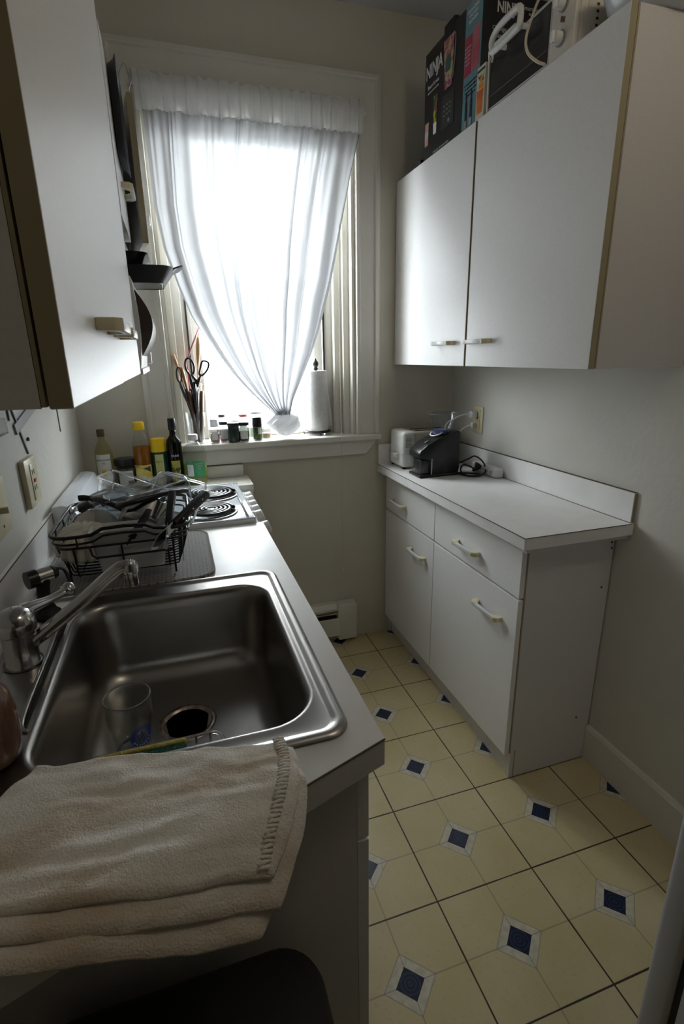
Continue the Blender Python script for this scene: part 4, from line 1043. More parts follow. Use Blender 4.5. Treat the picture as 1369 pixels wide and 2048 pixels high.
cad = thing('cutlery_box', 'frosted white plastic box inside the front of the dish rack', 'container', (-.98, .035, ZB), world=True)
bm = BM()
MT['frost'] = mat('frosted_plastic', (.72, .73, .74), .45, trans=.15)
loft(bm, [[(x, y, z) for x, y in rrect(-.982, .036, hx, hy, .008, 4)] for z, hx, hy in ((ZB+.004, .070, .028), (RZ-.006, .082, .034), (RZ+.002, .086, .037), (RZ+.002, .083, .034), (RZ-.006, .079, .031), (ZB+.008, .067, .025))], True, True)
part('body', bm, 'frost', cad, True)

fb = thing('fluted_bowl', 'cream fluted bowl upside down at the left of the dish rack', 'bowl', (-1.088, .062, ZB+.052), rot=(math.radians(16), math.radians(4), 0))
bm = BM(); nn = 180; prof = [(.060, .0), (.060, .010), (.057, .024), (.049, .038), (.037, .046), (.024, .049), (0, .049)]
rings = []
for r, z in prof:
    rings.append([bm.verts.new(((r*(1+.09*abs(math.sin(9*2*PI*i/nn))*(r/.06)))*math.cos(2*PI*i/nn), (r*(1+.09*abs(math.sin(9*2*PI*i/nn))*(r/.06)))*math.sin(2*PI*i/nn), z + (.004*abs(math.sin(9*2*PI*i/nn)) if .02 < r < .058 else 0))) for i in range(nn)])
for a, b in zip(rings, rings[1:]):
    for i in range(nn): bm.faces.new((a[i], a[(i+1) % nn], b[(i+1) % nn], b[i]))
MT['ivory'] = mat('ivory_ceramic', (.66, .64, .56), .25)
o = part('shell', bm, 'ivory', fb, 'all'); md = o.modifiers.new('s', 'SOLIDIFY'); md.thickness = .003
for k_, y_ in enumerate((.045, .085)):
    bm = BM(); lathe(bm, [(.0, .0), (.034, .0), (.056, .007), (.057, .009), (.034, .003), (0, .003)], 48)
    o = solo('plate', bm, 'white', 'white plate standing behind the fluted bowl in the rack, ' + ('nearer the sink' if k_ == 0 else 'nearer the stove'), 'plate', (-1.07, .120+.03*k_, ZB+.062), smooth=True, rot=(math.radians(80), 0, 0), local=True, group='plates in the rack')

# clear jars, lids and pans heaped in the rack
cj = thing('blender_jar', 'clear plastic blender jar with black handle lying across the dish rack', 'jar', (-.96, .17, 1.075), rot=(0, 0, math.radians(35)))
bm = BM()
loft(bm, [[(x, y, z) for y, z in rrect(0, 0, h, h, h*.35, 6)] for x, h in ((-.115, .040), (-.11, .043), (.0, .050), (.11, .056), (.112, .058), (.115, .056), (.11, .053), (-.105, .040))], True, False)
part('body', bm, 'thing', cj, 'all')
bm = BM()
for s in (-1, 1):
    for t in (-1, 1): tube(bm, [(-.112, s*.034, t*.034), (.112, s*.048, t*.048)], .0022, 6)
tube(bm, [(.113, y, z) for y, z in rrect(0, 0, .057, .057, .02, 5)], .0028, 6, closed=True)
part('rim', bm, 'plastic_clear', cj, 'all')
bm = BM(); tube(bm, smooth_path([(-.09, -.045, .02), (-.07, -.075, .03), (.0, -.085, .035), (.07, -.080, .03), (.10, -.055, .02)], 28), .009, 10, flat=.75); part('handle', bm, 'black', cj, 'all', label='black handle')

tj = thing('clear_box', 'clear rectangular plastic container tipped up at the back of the rack', 'container', (-1.005, .250, 1.075), rot=(math.radians(-18), math.radians(28), math.radians(14)))
bm = BM()
loft(bm, [[(x, y, z) for x, y in rrect(0, 0, hx, hy, .016, 5)] for z, hx, hy in ((-.045, .052, .072), (.038, .062, .083), (.042, .070, .090), (.044, .070, .090), (.042, .060, .081), (-.042, .050, .070))], True, True)
part('body', bm, 'thing', tj, 'all')
bm = BM(); tube(bm, [(x, y, .043) for x, y in rrect(0, 0, .069, .089, .018, 5)], .003, 6, closed=True); tube(bm, [(x, y, -.045) for x, y in rrect(0, 0, .052, .072, .016, 5)], .002, 6, closed=True)
for sx in (-1, 1):
    for sy_ in (-1, 1): tube(bm, [(sx*.049, sy_*.069, -.044), (sx*.060, sy_*.081, .04)], .002, 6)
part('edge', bm, 'plastic_clear', tj, 'all')

tk = thing('clear_lid', 'clear plastic lid standing on edge at the right of the rack', 'lid', (-.875, .20, 1.075), rot=(math.radians(58), math.radians(10), math.radians(-38)))  # a clear container lid, flat panel with its rim
bm = BM(); box(bm, -.075, .075, -.055, .055, -.002, .002, .001); part('panel', bm, 'thing', tk)
bm = BM(); tube(bm, [(x, y, .0) for x, y in rrect(0, 0, .077, .057, .012, 5)], .0035, 6, closed=True); part('rim', bm, 'plastic_clear', tk, 'all')

gl2 = thing('glass_pan_lid', 'round glass pan lid with black handle tilted in the dish rack', 'lid', (-1.065, .195, 1.050), rot=(math.radians(28), math.radians(-20), 0))
bm = BM(); lathe(bm, [(.085, 0), (.075, .010), (.05, .020), (.02, .026), (0, .027)], 48); part('dome', bm, 'thing', gl2, 'all')
bm = BM(); tube(bm, [(.086*math.cos(2*PI*i/48), .086*math.sin(2*PI*i/48), 0) for i in range(48)], .0035, 8, closed=True); part('rim', bm, 'chrome', gl2, 'all')
bm = BM(); box(bm, -.035, .035, -.012, .012, .036, .050, .005); box(bm, -.028, -.018, -.006, .006, .022, .038); box(bm, .018, .028, -.006, .006, .022, .038); part('knob', bm, 'black', gl2, True)

sm = thing('saucepan', 'small steel saucepan with black handle among the drying dishes', 'pan', (-.955, .115, 1.045), rot=(math.radians(-62), 0, math.radians(-20)))
bm = BM(); lathe(bm, [(0, -.03), (.050, -.03), (.056, -.024), (.058, .03), (.060, .032), (.056, .03), (.054, -.022), (0, -.026)], 40); part('bowl', bm, 'chrome', sm, 'all')
bm = BM(); tube(bm, smooth_path([(-.055, -.02, .02), (-.085, -.04, .022), (-.13, -.058, .02), (-.150, -.062, .016)], 16), .009, 10, flat=.6); part('handle', bm, 'black', sm, 'all', label='black handle')

def knife(label, a, b, tipdir, bl):
    a, b = Vector(a), Vector(b); d = (a-b).normalized()
    k = thing('kitchen_knife', label, 'knife', tuple(b), group='knives drying in the rack')
    q = d.to_track_quat('X', 'Z'); k.rotation_mode = 'QUATERNION'; k.rotation_quaternion = q
    L_ = (a-b).length
    bm = BM(); prism(bm, [(0, -.008), (.02, -.0095), (L_*.5, -.008), (L_*.85, -.010), (L_, -.014), (L_+.006, -.004), (L_, .009), (L_*.6, .010), (0, .009)], 'y', -.0075, .0075, .003)
    part('handle', bm, 'black', k, True)
    bm = BM()
    for t in (.2, .5, .8): cyl(bm, (L_*t, -.0082, 0), (L_*t, .0082, 0), .0028, 10)
    part('rivet', bm, 'chrome', k, True)
    bm = BM(); prism(bm, [(0, .009), (-bl*.6, .010), (-bl, -.004), (-bl*.8, -.014), (0, -.010)], 'y', -.0011, .0011); part('blade', bm, 'chrome', k, True)
knife('kitchen knife with upright black riveted handle at the right of the rack', (-.878, .085, 1.118), (-.893, -.005, 1.062), 0, .07)
knife('kitchen knife with long black riveted handle pointing at the stove burners', (-.798, .085, 1.108), (-.880, -.005, 1.062), 0, .09)
ut = thing('black_spatula', 'flat black utensil handle leaning on the rack front rim', 'utensil', (-.965, .02, 1.06))
bm = BM(); tube(bm, [(-.012, -.02, -.02), (.02, .03, .012), (.028, .05, .022)], [.010, .010, .009], 8, flat=.6); part('grip', bm, 'blackm', ut, 'all')
bm = BM(); tube(bm, [(-.012, -.02, -.02), (-.05, .0, -.075)], .003, 6); part('shaft', bm, 'black', ut, 'all')
fk = thing('fork', 'steel fork standing tines up at the right end of the rack', 'fork', (-.868, .02, 1.02))
bm = BM(); tube(bm, [(0, 0, -.06), (.004, .004, .02), (.006, .006, .035)], [.003, .003, .008], 6, flat=.4)
for k_ in range(4): tube(bm, [(.000+.004*k_, .006, .034), (.001+.004*k_, .010, .062)], .0011, 5)
part('fork_body', bm, 'chrome', fk, 'all')

# ------------------------------------------------------------------ oil bottles on the ledge
ZS = .929
AC = math.atan2(-1.216-.98, -.848+1.0)      # azimuth roughly towards the viewer side of the room
def bottle(name, label, x, y, prof, m, cap, capm, z=ZS, sx=1, sy=1):
    t = thing(name, label, 'bottle', (x, y, z))
    bm = BM(); lathe(bm, prof, 40, sx=sx, sy=sy); part('body', bm, m, t, 'all')
    bm = BM(); lathe(bm, cap, 24); part('cap', bm, capm, t, True)
    return t
def wlabel(t, R, z0, w_, h, m, dr=.0008, name='label', az=-PI/2):
    b = patch(w_, h); wrap(b, R+dr, z0, az); return part(name, b, m, t, 'keep')
def wtext(t, s, size, R, z0, m='ink', dr=.0014, az=-PI/2, parent=None, xs=1., bold=0, dx=0):
    b = text_bm(s, size, ext=.0002, xs=xs, bold=bold); bmesh.ops.translate(b, verts=b.verts, vec=(dx, 0, 0)); wrap(b, R+dr, z0, az); return part('lettering', b, m, parent or t)
def petal(n, r0, r1, cy=0):
    pts = []
    for i in range(n*2): a = PI*i/n; r = r1 if i % 2 == 0 else r0; pts.append((r*math.cos(a), cy+r*math.sin(a)))
    return pts
def wshape(t, pts, R, z0, m, dr, az=-PI/2, parent=None, name='print'):
    b = BM(); f = b.faces.new([b.verts.new((x, y, 0)) for x, y in pts]); bmesh.ops.triangulate(b, faces=[f]); bmesh.ops.subdivide_edges(b, edges=b.edges[:], cuts=2); wrap(b, R+dr, z0, az); return part(name, b, m, parent or t)

t = bottle('oil_bottle', 'tall sunflower oil bottle with brown cap and white label in the corner', -1.143, 1.01,
    [(.030, 0), (.034, .004), (.0345, .13), (.033, .155), (.022, .182), (.0125, .200), (.012, .222), (0, .222)], 'oil', [(.0135, .215), (.0145, .218), (.0145, .240), (.0135, .243), (0, .243)], 'dwood')
lb = wlabel(t, .0345, .085, .058, .125, 'lblw')
wtext(t, 'SUNFLOWER', .0095, .0345, .125, parent=lb); wtext(t, 'OIL', .009, .0345, .112, parent=lb)
wshape(t, petal(12, .009, .017), .0345, .072, 'yellow', .0012, parent=lb); wshape(t, disc(.008), .0345, .072, 'dwood', .0016, parent=lb)

t = bottle('spice_tub', 'squat jar with black screw lid and white label on the ledge', -1.066, 1.005,
    [(.036, 0), (.040, .004), (.040, .085), (.037, .095), (.036, .098), (0, .098)], 'thing', [(.041, .096), (.043, .098), (.043, .120), (.041, .123), (0, .123)], 'black')
MT['spice'] = noisy(mat('grey_spice', (.13, .12, .09), .9), (.09, .085, .06), (.18, .16, .12), 60)
bm = BM(); lathe(bm, [(0, .003), (.037, .004), (.037, .085), (0, .086)], 32); part('contents', bm, 'spice', t, True)
lb = wlabel(t, .040, .045, .058, .065, 'lblw'); wtext(t, 'SEASONING', .0085, .040, .065, parent=lb); wshape(t, [(.006, -.024), (.026, -.024), (.026, -.008), (.006, -.008)], .040, .045, 'spice', .0012, parent=lb)

t = bottle('oil_bottle', 'amber oil bottle with bright yellow screw cap and yellow label', -.998, .995,
    [(.030, 0), (.034, .004), (.0345, .10), (.033, .105), (.0335, .112), (.0345, .12), (.034, .17), (.026, .205), (.0185, .225), (.018, .238), (0, .238)], 'thin', [(.0205, .235), (.0215, .238), (.0215, .262), (.019, .266), (0, .266)], 'yellow')
MT['amberliq'] = mat('amber_liquid', (.50, .17, .01), .1, trans=.45, ior=1.2)
bm = BM(); lathe(bm, [(0, .002), (.0325, .004), (.033, .10), (.0315, .106), (.032, .112), (.0328, .168), (0, .169)], 32); part('oil', bm, 'amberliq', t, 'all')
MT['yellabel'] = noisy(mat('yellow_label', (.75, .60, .05), .5), (.70, .52, .04), (.80, .70, .25), 30)
lb = wlabel(t, .0345, .054, .075, .085, 'yellabel'); wshape(t, [(-.018, -.035), (.008, -.035), (.008, .0), (-.018, .0)], .0345, .054, 'lblw', .0014, parent=lb)
wshape(t, [(-.03, .034), (.0, .030), (.030, .012), (.030, .036), (-.03, .040)], .0345, .054, 'dkgrey', .0013, parent=lb)

t = bottle('spray_can', 'green cooking spray can with bright yellow cap', -.934, 1.0,
    [(.0, 0), (.029, 0), (.031, .003), (.031, .140), (.028, .150), (0, .152)], 'spraygreen' if False else 'dkoil', [(.030, .143), (.0305, .146), (.0305, .190), (.0285, .196), (0, .197)], 'yellow')
MT['cangreen'] = mat('can_green', (.01, .06, .045), .3)
for ch in t.children:
    if ch.name.startswith('body'): ch.data.materials[0] = MT['cangreen']
MT['paleyel'] = noisy(mat('pale_yellow_print', (.55, .55, .18), .5), (.48, .47, .13), (.62, .62, .25), 25)
lb = wlabel(t, .031, .072, .034, .125, 'paleyel'); wshape(t, disc(.013), .031, .055, 'cangreen', .0012, parent=lb); wshape(t, disc(.008, .002, .002), .031, .055, 'yellow', .0016, parent=lb)
wtext(t, 'olive oil', .009, .031, .105, 'cangreen', parent=lb)

t = bottle('olive_oil_bottle', 'slim dark square olive oil bottle with black cap', -.872, .995,
    [(.0, 0), (.028, 0), (.0305, .003), (.0305, .172), (.028, .186), (.014, .205), (.0125, .215), (.012, .245), (0, .245)], 'dkoil', [(.0145, .228), (.0155, .230), (.0155, .272), (.014, .275), (0, .275)], 'black')
MT['olivel'] = mat('olive_liquid', (.035, .025, .004), .15)
bm = BM(); lathe(bm, [(0, .003), (.029, .004), (.029, .170), (.026, .184), (0, .185)], 32); part('oil', bm, 'olivel', t, 'all')
MT['oliveprint'] = fruit_mat('olive_print', ((.10, .11, .01), (.45, .40, .03), (.06, .05, .01), (.35, .33, .05)), 90)
lb = wlabel(t, .0305, .062, .036, .085, 'oliveprint'); wshape(t, [(-.016, -.04), (.018, -.04), (.018, -.022), (-.016, -.024)], .0305, .062, 'yellow', .0012, parent=lb)
wtext(t, 'OLIVE', .012, .0305, .125, 'lblw', parent=lb)

t = bottle('vinegar_bottle', 'wide clear bottle with white cap, green label and pale yellow liquid', -.795, .985,
    [(.040, 0), (.046, .006), (.047, .02), (.0465, .10), (.047, .125), (.042, .150), (.022, .172), (.0165, .180), (.016, .190), (0, .190)], 'thin', [(.0185, .183), (.0195, .186), (.0195, .203), (.018, .206), (0, .206)], 'white')
MT['paleliq'] = mat('pale_liquid', (.62, .62, .22), .1, trans=.7, ior=1.2)
bm = BM(); lathe(bm, [(0, .003), (.042, .005), (.0455, .02), (.045, .085), (0, .086)], 32); part('vinegar', bm, 'paleliq', t, 'all')
MT['grnlabel'] = mat('green_label', (.05, .30, .12), .5)
lb = wlabel(t, .047, .068, .085, .066, 'grnlabel')
for ch in (): pass
wshape(t, [(-.036, -.028), (-.010, -.028), (-.010, .020), (-.036, .020)], .047, .068, 'lblw', .0014, parent=lb)
wtext(t, 'ORGANIC', .007, .047, .090, 'txt', parent=lb, dx=.014); wtext(t, 'VINEGAR', .007, .047, .081, 'txt', parent=lb, dx=.014); wtext(t, 'RICE', .006, .047, .072, 'txt', parent=lb, dx=.014)

# cable on the ledge
bm = BM(); tube(bm, smooth_path([(-1.03, .93, .930), (-1.0, .90, .932), (-.97, .91, .955), (-.94, .925, .932), (-.93, .95, .931)], 20), .003, 8)
solo('appliance_cable', bm, 'black', 'black cord lying in front of the amber oil bottle', 'cord', (-1.0, .92, .93), smooth='all')

# ------------------------------------------------------------------ things on the window sill
ZW = 1.078
ucx, ucy = -.772, 1.115
uh = thing('utensil_holder', 'tall clear vase holding the cooking utensils on the left end of the sill', 'vase', (ucx, ucy, ZW))
bm = BM(); lathe(bm, [(.030, 0), (.032, .003), (.042, .13), (.043, .132), (.0415, .13), (.031, .005), (0, .004)], 36); part('vase', bm, 'thing', uh, 'all')
def stick(name, label, top, m, r=.0042, foot=(0, 0), n=8):
    t = thing(name, label, 'utensil', (ucx+foot[0], ucy+foot[1], ZW+.006), group=None)
    return t, Vector(top) - Vector((ucx+foot[0], ucy+foot[1], ZW+.006))
# big wooden spoon, bowl up
t, v = stick('wooden_spoon', 'tallest light wooden spoon with oval head in the utensil vase', (-.728, 1.135, 1.52), 'wood', foot=(.0, .01))
bm = BM(); tube(bm, [(0, 0, 0), v*.5, v*.72, v*.78, v*.84, v*.92, v*.98, v*1.01], [.004, .0048, .006, .014, .021, .023, .015, .003], 14, flat=.45); part('spoon_body', bm, 'wood', t, 'all')
t, v = stick('wooden_spatula', 'shorter brown wooden spatula behind the scissors', (-.808, 1.11, 1.40), 'wood', foot=(.012, 0))
bm = BM(); tube(bm, [(0, 0, 0), v*.6, v*.74, v*.82, v*.95, v], [.004, .0045, .012, .019, .021, .014], 12, flat=.35); part('spatula_body', bm, 'wood', t, 'all')
t, v = stick('wooden_stick', 'thin yellowish wooden handle leaning left in the vase', (-.835, 1.12, 1.45), 'wood', foot=(.02, .006))
bm = BM(); tube(bm, [(0, 0, 0), v*.8, v*.9, v], [.0045, .005, .012, .012], 10, flat=.5); part('stick_body', bm, 'wood', t, 'all')
t, v = stick('slotted_spoon', 'dark grey slotted spoon at the left of the vase', (-.835, 1.09, 1.40), 'black', foot=(.012, -.01))
bm = BM(); tube(bm, [(0, 0, 0), v*.55, v*.62, v*.75, v*.82], [.004, .006, .016, .020, .012], 12, flat=.4); tube(bm, [v*.82 + Vector((.010*math.cos(a), 0, .026+.030*math.sin(a))) for a in [2*PI*i/20 for i in range(20)]], .0035, 6, closed=True); part('spoon_body', bm, 'dkgrey', t, 'all')
t, v = stick('red_rod', 'thin pink rod reaching up to the curtain edge', (-.722, 1.13, 1.555), 'pink', foot=(-.01, .004))
bm = BM(); tube(bm, [(0, 0, 0), v*.55+Vector((-.035, 0, 0)), v*.72+Vector((-.045, 0, .0)), v*.86+Vector((-.025, 0, 0)), v], [.003, .0035, .0035, .003, .0022], 8); part('rod_body', bm, 'pink', t, 'all')
t, v = stick('brown_spoon', 'dark brown wooden handle at the right of the vase', (-.735, 1.12, 1.30), 'dwood', foot=(.014, -.004))
bm = BM(); tube(bm, [(0, 0, 0), v*.5, v], [.010, .012, .013], 10, flat=.7); part('handle_body', bm, 'dwood', t, 'all')
t, v = stick('brown_spoon', 'dark brown ladle handle in the middle of the vase', (-.79, 1.10, 1.30), 'dwood', foot=(.01, -.012))
bm = BM(); tube(bm, [(0, 0, 0), v*.5, v], [.012, .014, .016], 10, flat=.6); part('handle_body', bm, 'dwood', t, 'all')
t, v = stick('steel_whisk', 'steel whisk handle at the right of the vase against the light', (-.735, 1.15, 1.33), 'chrome', foot=(.016, .012))
bm = BM(); tube(bm, [(0, 0, 0), v*.5, v], [.003, .004, .004], 10); tube(bm, [v + Vector((.012+.009*math.cos(a), 0, .0+.009*math.sin(a))) for a in [2*PI*i/16 for i in range(16)]], .0016, 6, closed=True); part('whisk_body', bm, 'chrome', t, 'all')
t, v = stick('black_turner', 'broad black turner in the middle of the utensil vase', (-.765, 1.09, 1.34), 'black', foot=(.006, -.014))
bm = BM(); tube(bm, [(0, 0, 0), v*.45, v*.6, v*.75, v], [.009, .012, .024, .028, .024], 12, flat=.3); part('turner_body', bm, 'black', t, 'all')
for (tx, ty, lab, mm) in ((-.80, 1.125, 'dark brown flat stick behind the black turner in the vase', 'dwood'), (-.748, 1.105, 'grey steel ladle handle below the scissors in the vase', 'dkgrey'), (-.775, 1.13, 'blackened wooden stick at the back of the utensil vase', 'black')):
    t, v = stick('kitchen_utensil', lab, (tx, ty, 1.31), mm, foot=((tx+.772)*-.2, -.004))
    bm = BM(); tube(bm, [(0, 0, 0), v*.5, v], [.009, .012, .011], 10, flat=.6); part('handle_body', bm, mm, t, 'all')
scs = thing('scissors', 'scissors with two black loop handles sticking up from the vase', 'scissors', (-.752, 1.075, 1.33))
bm = BM()
def loop_(cx, cz, rx, rz, tilt, r, n=26, teeth=0):
    pts = []
    for i in range(n):
        a = 2*PI*i/n; x, z = rx*math.cos(a), rz*math.sin(a)
        pts.append((cx + x*math.cos(tilt) - z*math.sin(tilt), 0, cz + x*math.sin(tilt) + z*math.cos(tilt)))
    tube(bm, pts, r, 8, closed=True)
loop_(-.024, .072, .017, .033, .12, .0042); 
pts = smooth_path([(.012, 0, .042), (.020, 0, .070), (.030, 0, .092), (.052, 0, .086), (.048, 0, .062), (.030, 0, .040), (.018, 0, .034)], 28, True); tube(bm, pts, .0040, 8, closed=True)
tube(bm, [(-.020, 0, .042), (-.006, 0, .018), (.002, 0, -.01)], [.006, .010, .008], 8, flat=.6); tube(bm, [(.020, 0, .040), (.008, 0, .018), (.0, 0, -.01)], [.006, .010, .008], 8, flat=.6)
tube(bm, [(-.03, 0, .05), (-.022, 0, .0), (-.012, 0, -.04)], [.006, .016, .012], 8, flat=.5)
part('handle', bm, 'black', scs, 'all')
bm = BM(); tube(bm, [(0, 0, 0), (-.006, .01, -.15)], [.007, .003], 8, flat=.3); part('blade', bm, 'chrome', scs, 'all')
bm = BM(); cyl(bm, (0, -.006, .014), (0, .006, .014), .007, 16); part('pivot', bm, 'dwood', scs, True)

def jar(label, x, y, r, h, body, lid, lidm, cont=None, ch=.8, lh=.016, lab=None, name='spice_jar', z=ZW, group='spice jars on the window sill', neck=0):
    t = thing(name, label, 'jar', (x, y, z), group=group)
    bm = BM(); lathe(bm, [(r*.92, 0), (r, .003), (r, h*.80), (r*.93, h*.86), (r*.9, h), (0, h)], 28); part('body', bm, body, t, 'all')
    if cont:
        bm = BM(); lathe(bm, [(0, .002), (r*.94, .003), (r*.94, h*ch), (0, h*ch)], 24); part('contents', bm, cont, t, True)
    bm = BM(); lathe(bm, [(r*lid, h-.004), (r*lid+.001, h-.002), (r*lid+.001, h+lh-.002), (r*lid-.001, h+lh), (0, h+lh)], 28); part('lid', bm, lidm, t, True)
    if lab: wlabel(t, r, h*.42, r*1.5, h*.5, lab, az=math.radians(-95))
    return t
MT['pinkpow'] = noisy(mat('pink_salt', (.6, .32, .32), .8), (.50, .22, .22), (.72, .45, .42), 50)
MT['dkgreen'] = mat('dark_green_glass', (.012, .03, .02), .15)
MT['herb'] = noisy(mat('dried_herb', (.12, .14, .05), .95), (.07, .09, .03), (.2, .2, .1), 80)
MT['grn'] = noisy(mat('green_flakes', (.09, .15, .02), .95), (.05, .10, .01), (.16, .24, .04), 80)
MT['tan'] = noisy(mat('tan_grain', (.4, .25, .13), .9), (.25, .12, .06), (.6, .42, .25), 120)
MT['thin_old'] = MT['thin']; MT['thin'] = thin('jar_glass', (.74, .76, .77))
jar('clear bottle of pink salt with cloudy cap, nearest the utensil vase', -.697, 1.105, .020, .072, 'thin', .8, 'frost', 'pinkpow', .55, .03, 'lblw')
jar('glass jar with black lid and red rimmed label, second from the utensil vase', -.655, 1.12, .020, .078, 'thin', 1.0, 'black', 'pinkpow', .3, .010, 'lblw')
jar('dark green jar with black lid, broadest of the front jars', -.617, 1.085, .0265, .074, 'dkgreen', .95, 'black', None, .8, .011)
jar('glass jar of grey herbs with black lid beside the dark green jar', -.572, 1.090, .0235, .074, 'thin', .98, 'black', 'herb', .62, .011, 'lblw')
t = jar('tall jar of green flakes with a black double cap, rightmost of the front jars', -.510, 1.100, .0215, .082, 'thin', .95, 'black', 'grn', .70, .020)
bm = BM(); lathe(bm, [(.0217, .060), (.0217, .078)], 28, caps=False); part('seal_band', bm, 'black', t, True)
wlabel(t, .0215, .042, .018, .03, 'lblw', az=math.radians(-70))
jar('small clear tub of brown grains with a clear lid beside the tall jar', -.462, 1.160, .024, .045, 'thin', 1.0, 'thin', 'tan', .45, .006)
jar('clear jar with a red lid behind the front jars', -.560, 1.195, .024, .100, 'thin', .8, 'red', None, .8, .008, 'lblw')
jar('clear jar with a small black lid behind the second front jar', -.655, 1.195, .024, .102, 'thin', .6, 'black', None, .8, .009)
jar('clear jar with a broad pale grey lid behind the tall green jar', -.497, 1.195, .030, .112, 'thin', 1.0, 'greybar', None, .8, .005)
jar('small white lidded jar between the front jars', -.600, 1.150, .020, .080, 'thin', 1.0, 'white', None, .8, .008)

MT['thin'] = MT['thin_old']
# paper towel
pr_ = thing('paper_towel_roll', 'white paper towel roll on a black stand on the window sill', 'paper towel', (-.214, 1.165, ZW))
bm = BM(); lathe(bm, [(.020, .022), (.0515, .020), (.053, .024), (.053, .288), (.0515, .292), (.020, .292)], 56, caps=False); part('roll', bm, 'paper', pr_, True)
bm = BM(); lathe(bm, [(.020, .292), (.020, .020)], 24, caps=False); part('core', bm, 'wood', pr_, 'all')
bm = BM(); 
def sheet(u, v):
    a = math.radians(-35 + 12*u); x = .0535*math.cos(a)+.0 + .030*u*(.25+.9*v); y = .0535*math.sin(a) + .05*u
    return (x, y, .286 - .245*v - .01*u)
grid(bm, 8, 12, sheet); o = part('loose_sheet', bm, 'sheet', pr_, 'all')
ps = thing('paper_towel_stand', 'black iron stand with ring base and finial holding the paper towel', 'stand', (-.214, 1.165, ZW))
bm = BM(); tube(bm, [(.062*math.cos(2*PI*i/40), .055*math.sin(2*PI*i/40), .014) for i in range(40)], .0045, 8, closed=True); tube(bm, [(-.062, 0, .014), (.062, 0, .014)], .004, 8); tube(bm, [(0, -.055, .014), (0, .055, .014)], .004, 8); part('base', bm, 'black', ps, 'all')
for a in (.5, 2.6, 4.7):
    bm = BM(); x, y = .062*math.cos(a), .055*math.sin(a); tube(bm, smooth_path([(x, y, .014), (x*1.08, y*1.08, .010), (x*1.06, y*1.06, .001)], 8), [.004]*9, 8); part('foot', bm, 'black', ps, 'all')
bm = BM(); lathe(bm, [(.006, .012), (.006, .296), (.010, .298), (.012, .302), (.008, .308), (.012, .314), (.014, .322), (.013, .330), (.006, .338), (.003, .346), (0, .348)], 20); part('finial', bm, 'black', ps, 'all')

# ------------------------------------------------------------------ right counter: toaster, grinder, strip
ZR = ZT+.001
ts = thing('toaster', 'white toaster in the back corner behind the coffee grinder', 'toaster', (.22, .985, ZR), world=True)
bm = BM(); box(bm, .180, .385, .925, 1.060, ZR+.008, ZR+.168, .010, 3); MT['tcream'] = mat('toaster_cream', (.55, .52, .43), .35); part('body', bm, 'tcream', ts, True)
bm = BM(); box(bm, .120, .186, .915, 1.068, ZR+.004, ZR+.172, .018, 5); part('end_cap', bm, 'white', ts, True)
part('base_trim', cbox(.118, .188, .913, 1.070, ZR+.068, ZR+.0695), 'tcream', ts)
bm = BM(); box(bm, .200, .365, .950, .972, ZR+.166, ZR+.1695); box(bm, .200, .365, 1.005, 1.027, ZR+.166, ZR+.1695); MT['slot'] = mat('brown_slot', (.08, .045, .02), .7); part('slot', bm, 'slot', ts)
bm = BM()
for k_ in range(7): box(bm, .133, .163, .9142, .9152, ZR+.100+.0065*k_, ZR+.1025+.0065*k_)
part('vent', bm, 'greybar', ts)
bm = BM(); box(bm, .102, .121, .955, 1.0, ZR+.045, ZR+.068, .005); part('lever', bm, 'white', ts, True)
bm = BM(); 
for (x, y) in ((.135, .93), (.135, 1.05), (.37, .94), (.37, 1.05)): box(bm, x-.008, x+.008, y-.008, y+.008, ZR, ZR+.009)
part('foot', bm, 'gap', ts)

gr = thing('coffee_grinder', 'black coffee grinder with clear bean hopper on the right counter', 'coffee grinder', (.21, .78, ZR), world=True)
GY0, GY1 = .725, .835
bm = BM()
side = [(.175, ZR+.006), (.300, ZR+.006), (.306, ZR+.03), (.304, ZR+.192), (.285, ZR+.187), (.20, ZR+.166), (.150, ZR+.142), (.118, ZR+.118), (.112, ZR+.105), (.113, ZR+.082), (.172, ZR+.080)]
prism(bm, side, 'y', GY0, GY1, .007); part('housing', bm, 'black', gr, True)
bm = BM(); box(bm, .114, .306, GY0-.001, GY1+.001, ZR, ZR+.012, .005); part('base', bm, 'black', gr, True)
bm = BM(); box(bm, .116, .170, GY0+.006, GY1-.006, ZR+.013, ZR+.079, .008); part('grounds_bin', bm, 'thing', gr, True)
bm = BM(); box(bm, .128, .164, GY0+.014, GY1-.014, ZR+.016, ZR+.074, .004); part('inner_bin', bm, 'black', gr, True)
bm = BM(); box(bm, .168, .173, GY0-.0005, GY0+.004, ZR+.012, ZR+.08); part('silver_strip', bm, 'greybar', gr)
bm = BM(); lathe(bm, [(.040, .0), (.042, .004), (.052, .045), (.064, .082), (.067, .084), (.065, .086), (.0625, .083), (.050, .045), (.040, .006)], 44, (.240, .78, ZR+.180), sx=1.0, sy=.82); part('hopper', bm, 'thing', gr, 'all')
bm = BM(); tube(bm, [(.240+.066*math.cos(2*PI*i/40), .78+.054*math.sin(2*PI*i/40), ZR+.265) for i in range(40)], .0016, 6, closed=True); part('hopper_rim', bm, 'plastic_clear', gr, 'all')
MT['bluering'] = mat('blue_ring', (.10, .12, .30), .3)
bm = BM(); pts = [(.215+.022*math.cos(2*PI*i/36), .78+.034*math.sin(2*PI*i/36), ZR+.181+.3*.033*math.cos(2*PI*i/36)) for i in range(36)]; tube(bm, pts, .0032, 6, closed=True); part('dial_ring', bm, 'lblw', gr, 'all', label='white and blue dial ring')
bm = BM(); lathe(bm, [(.030, 0), (.028, .018), (0, .018)], 28, (.232, .78, ZR+.178)); part('hopper_collar', bm, 'bluering', gr, True)
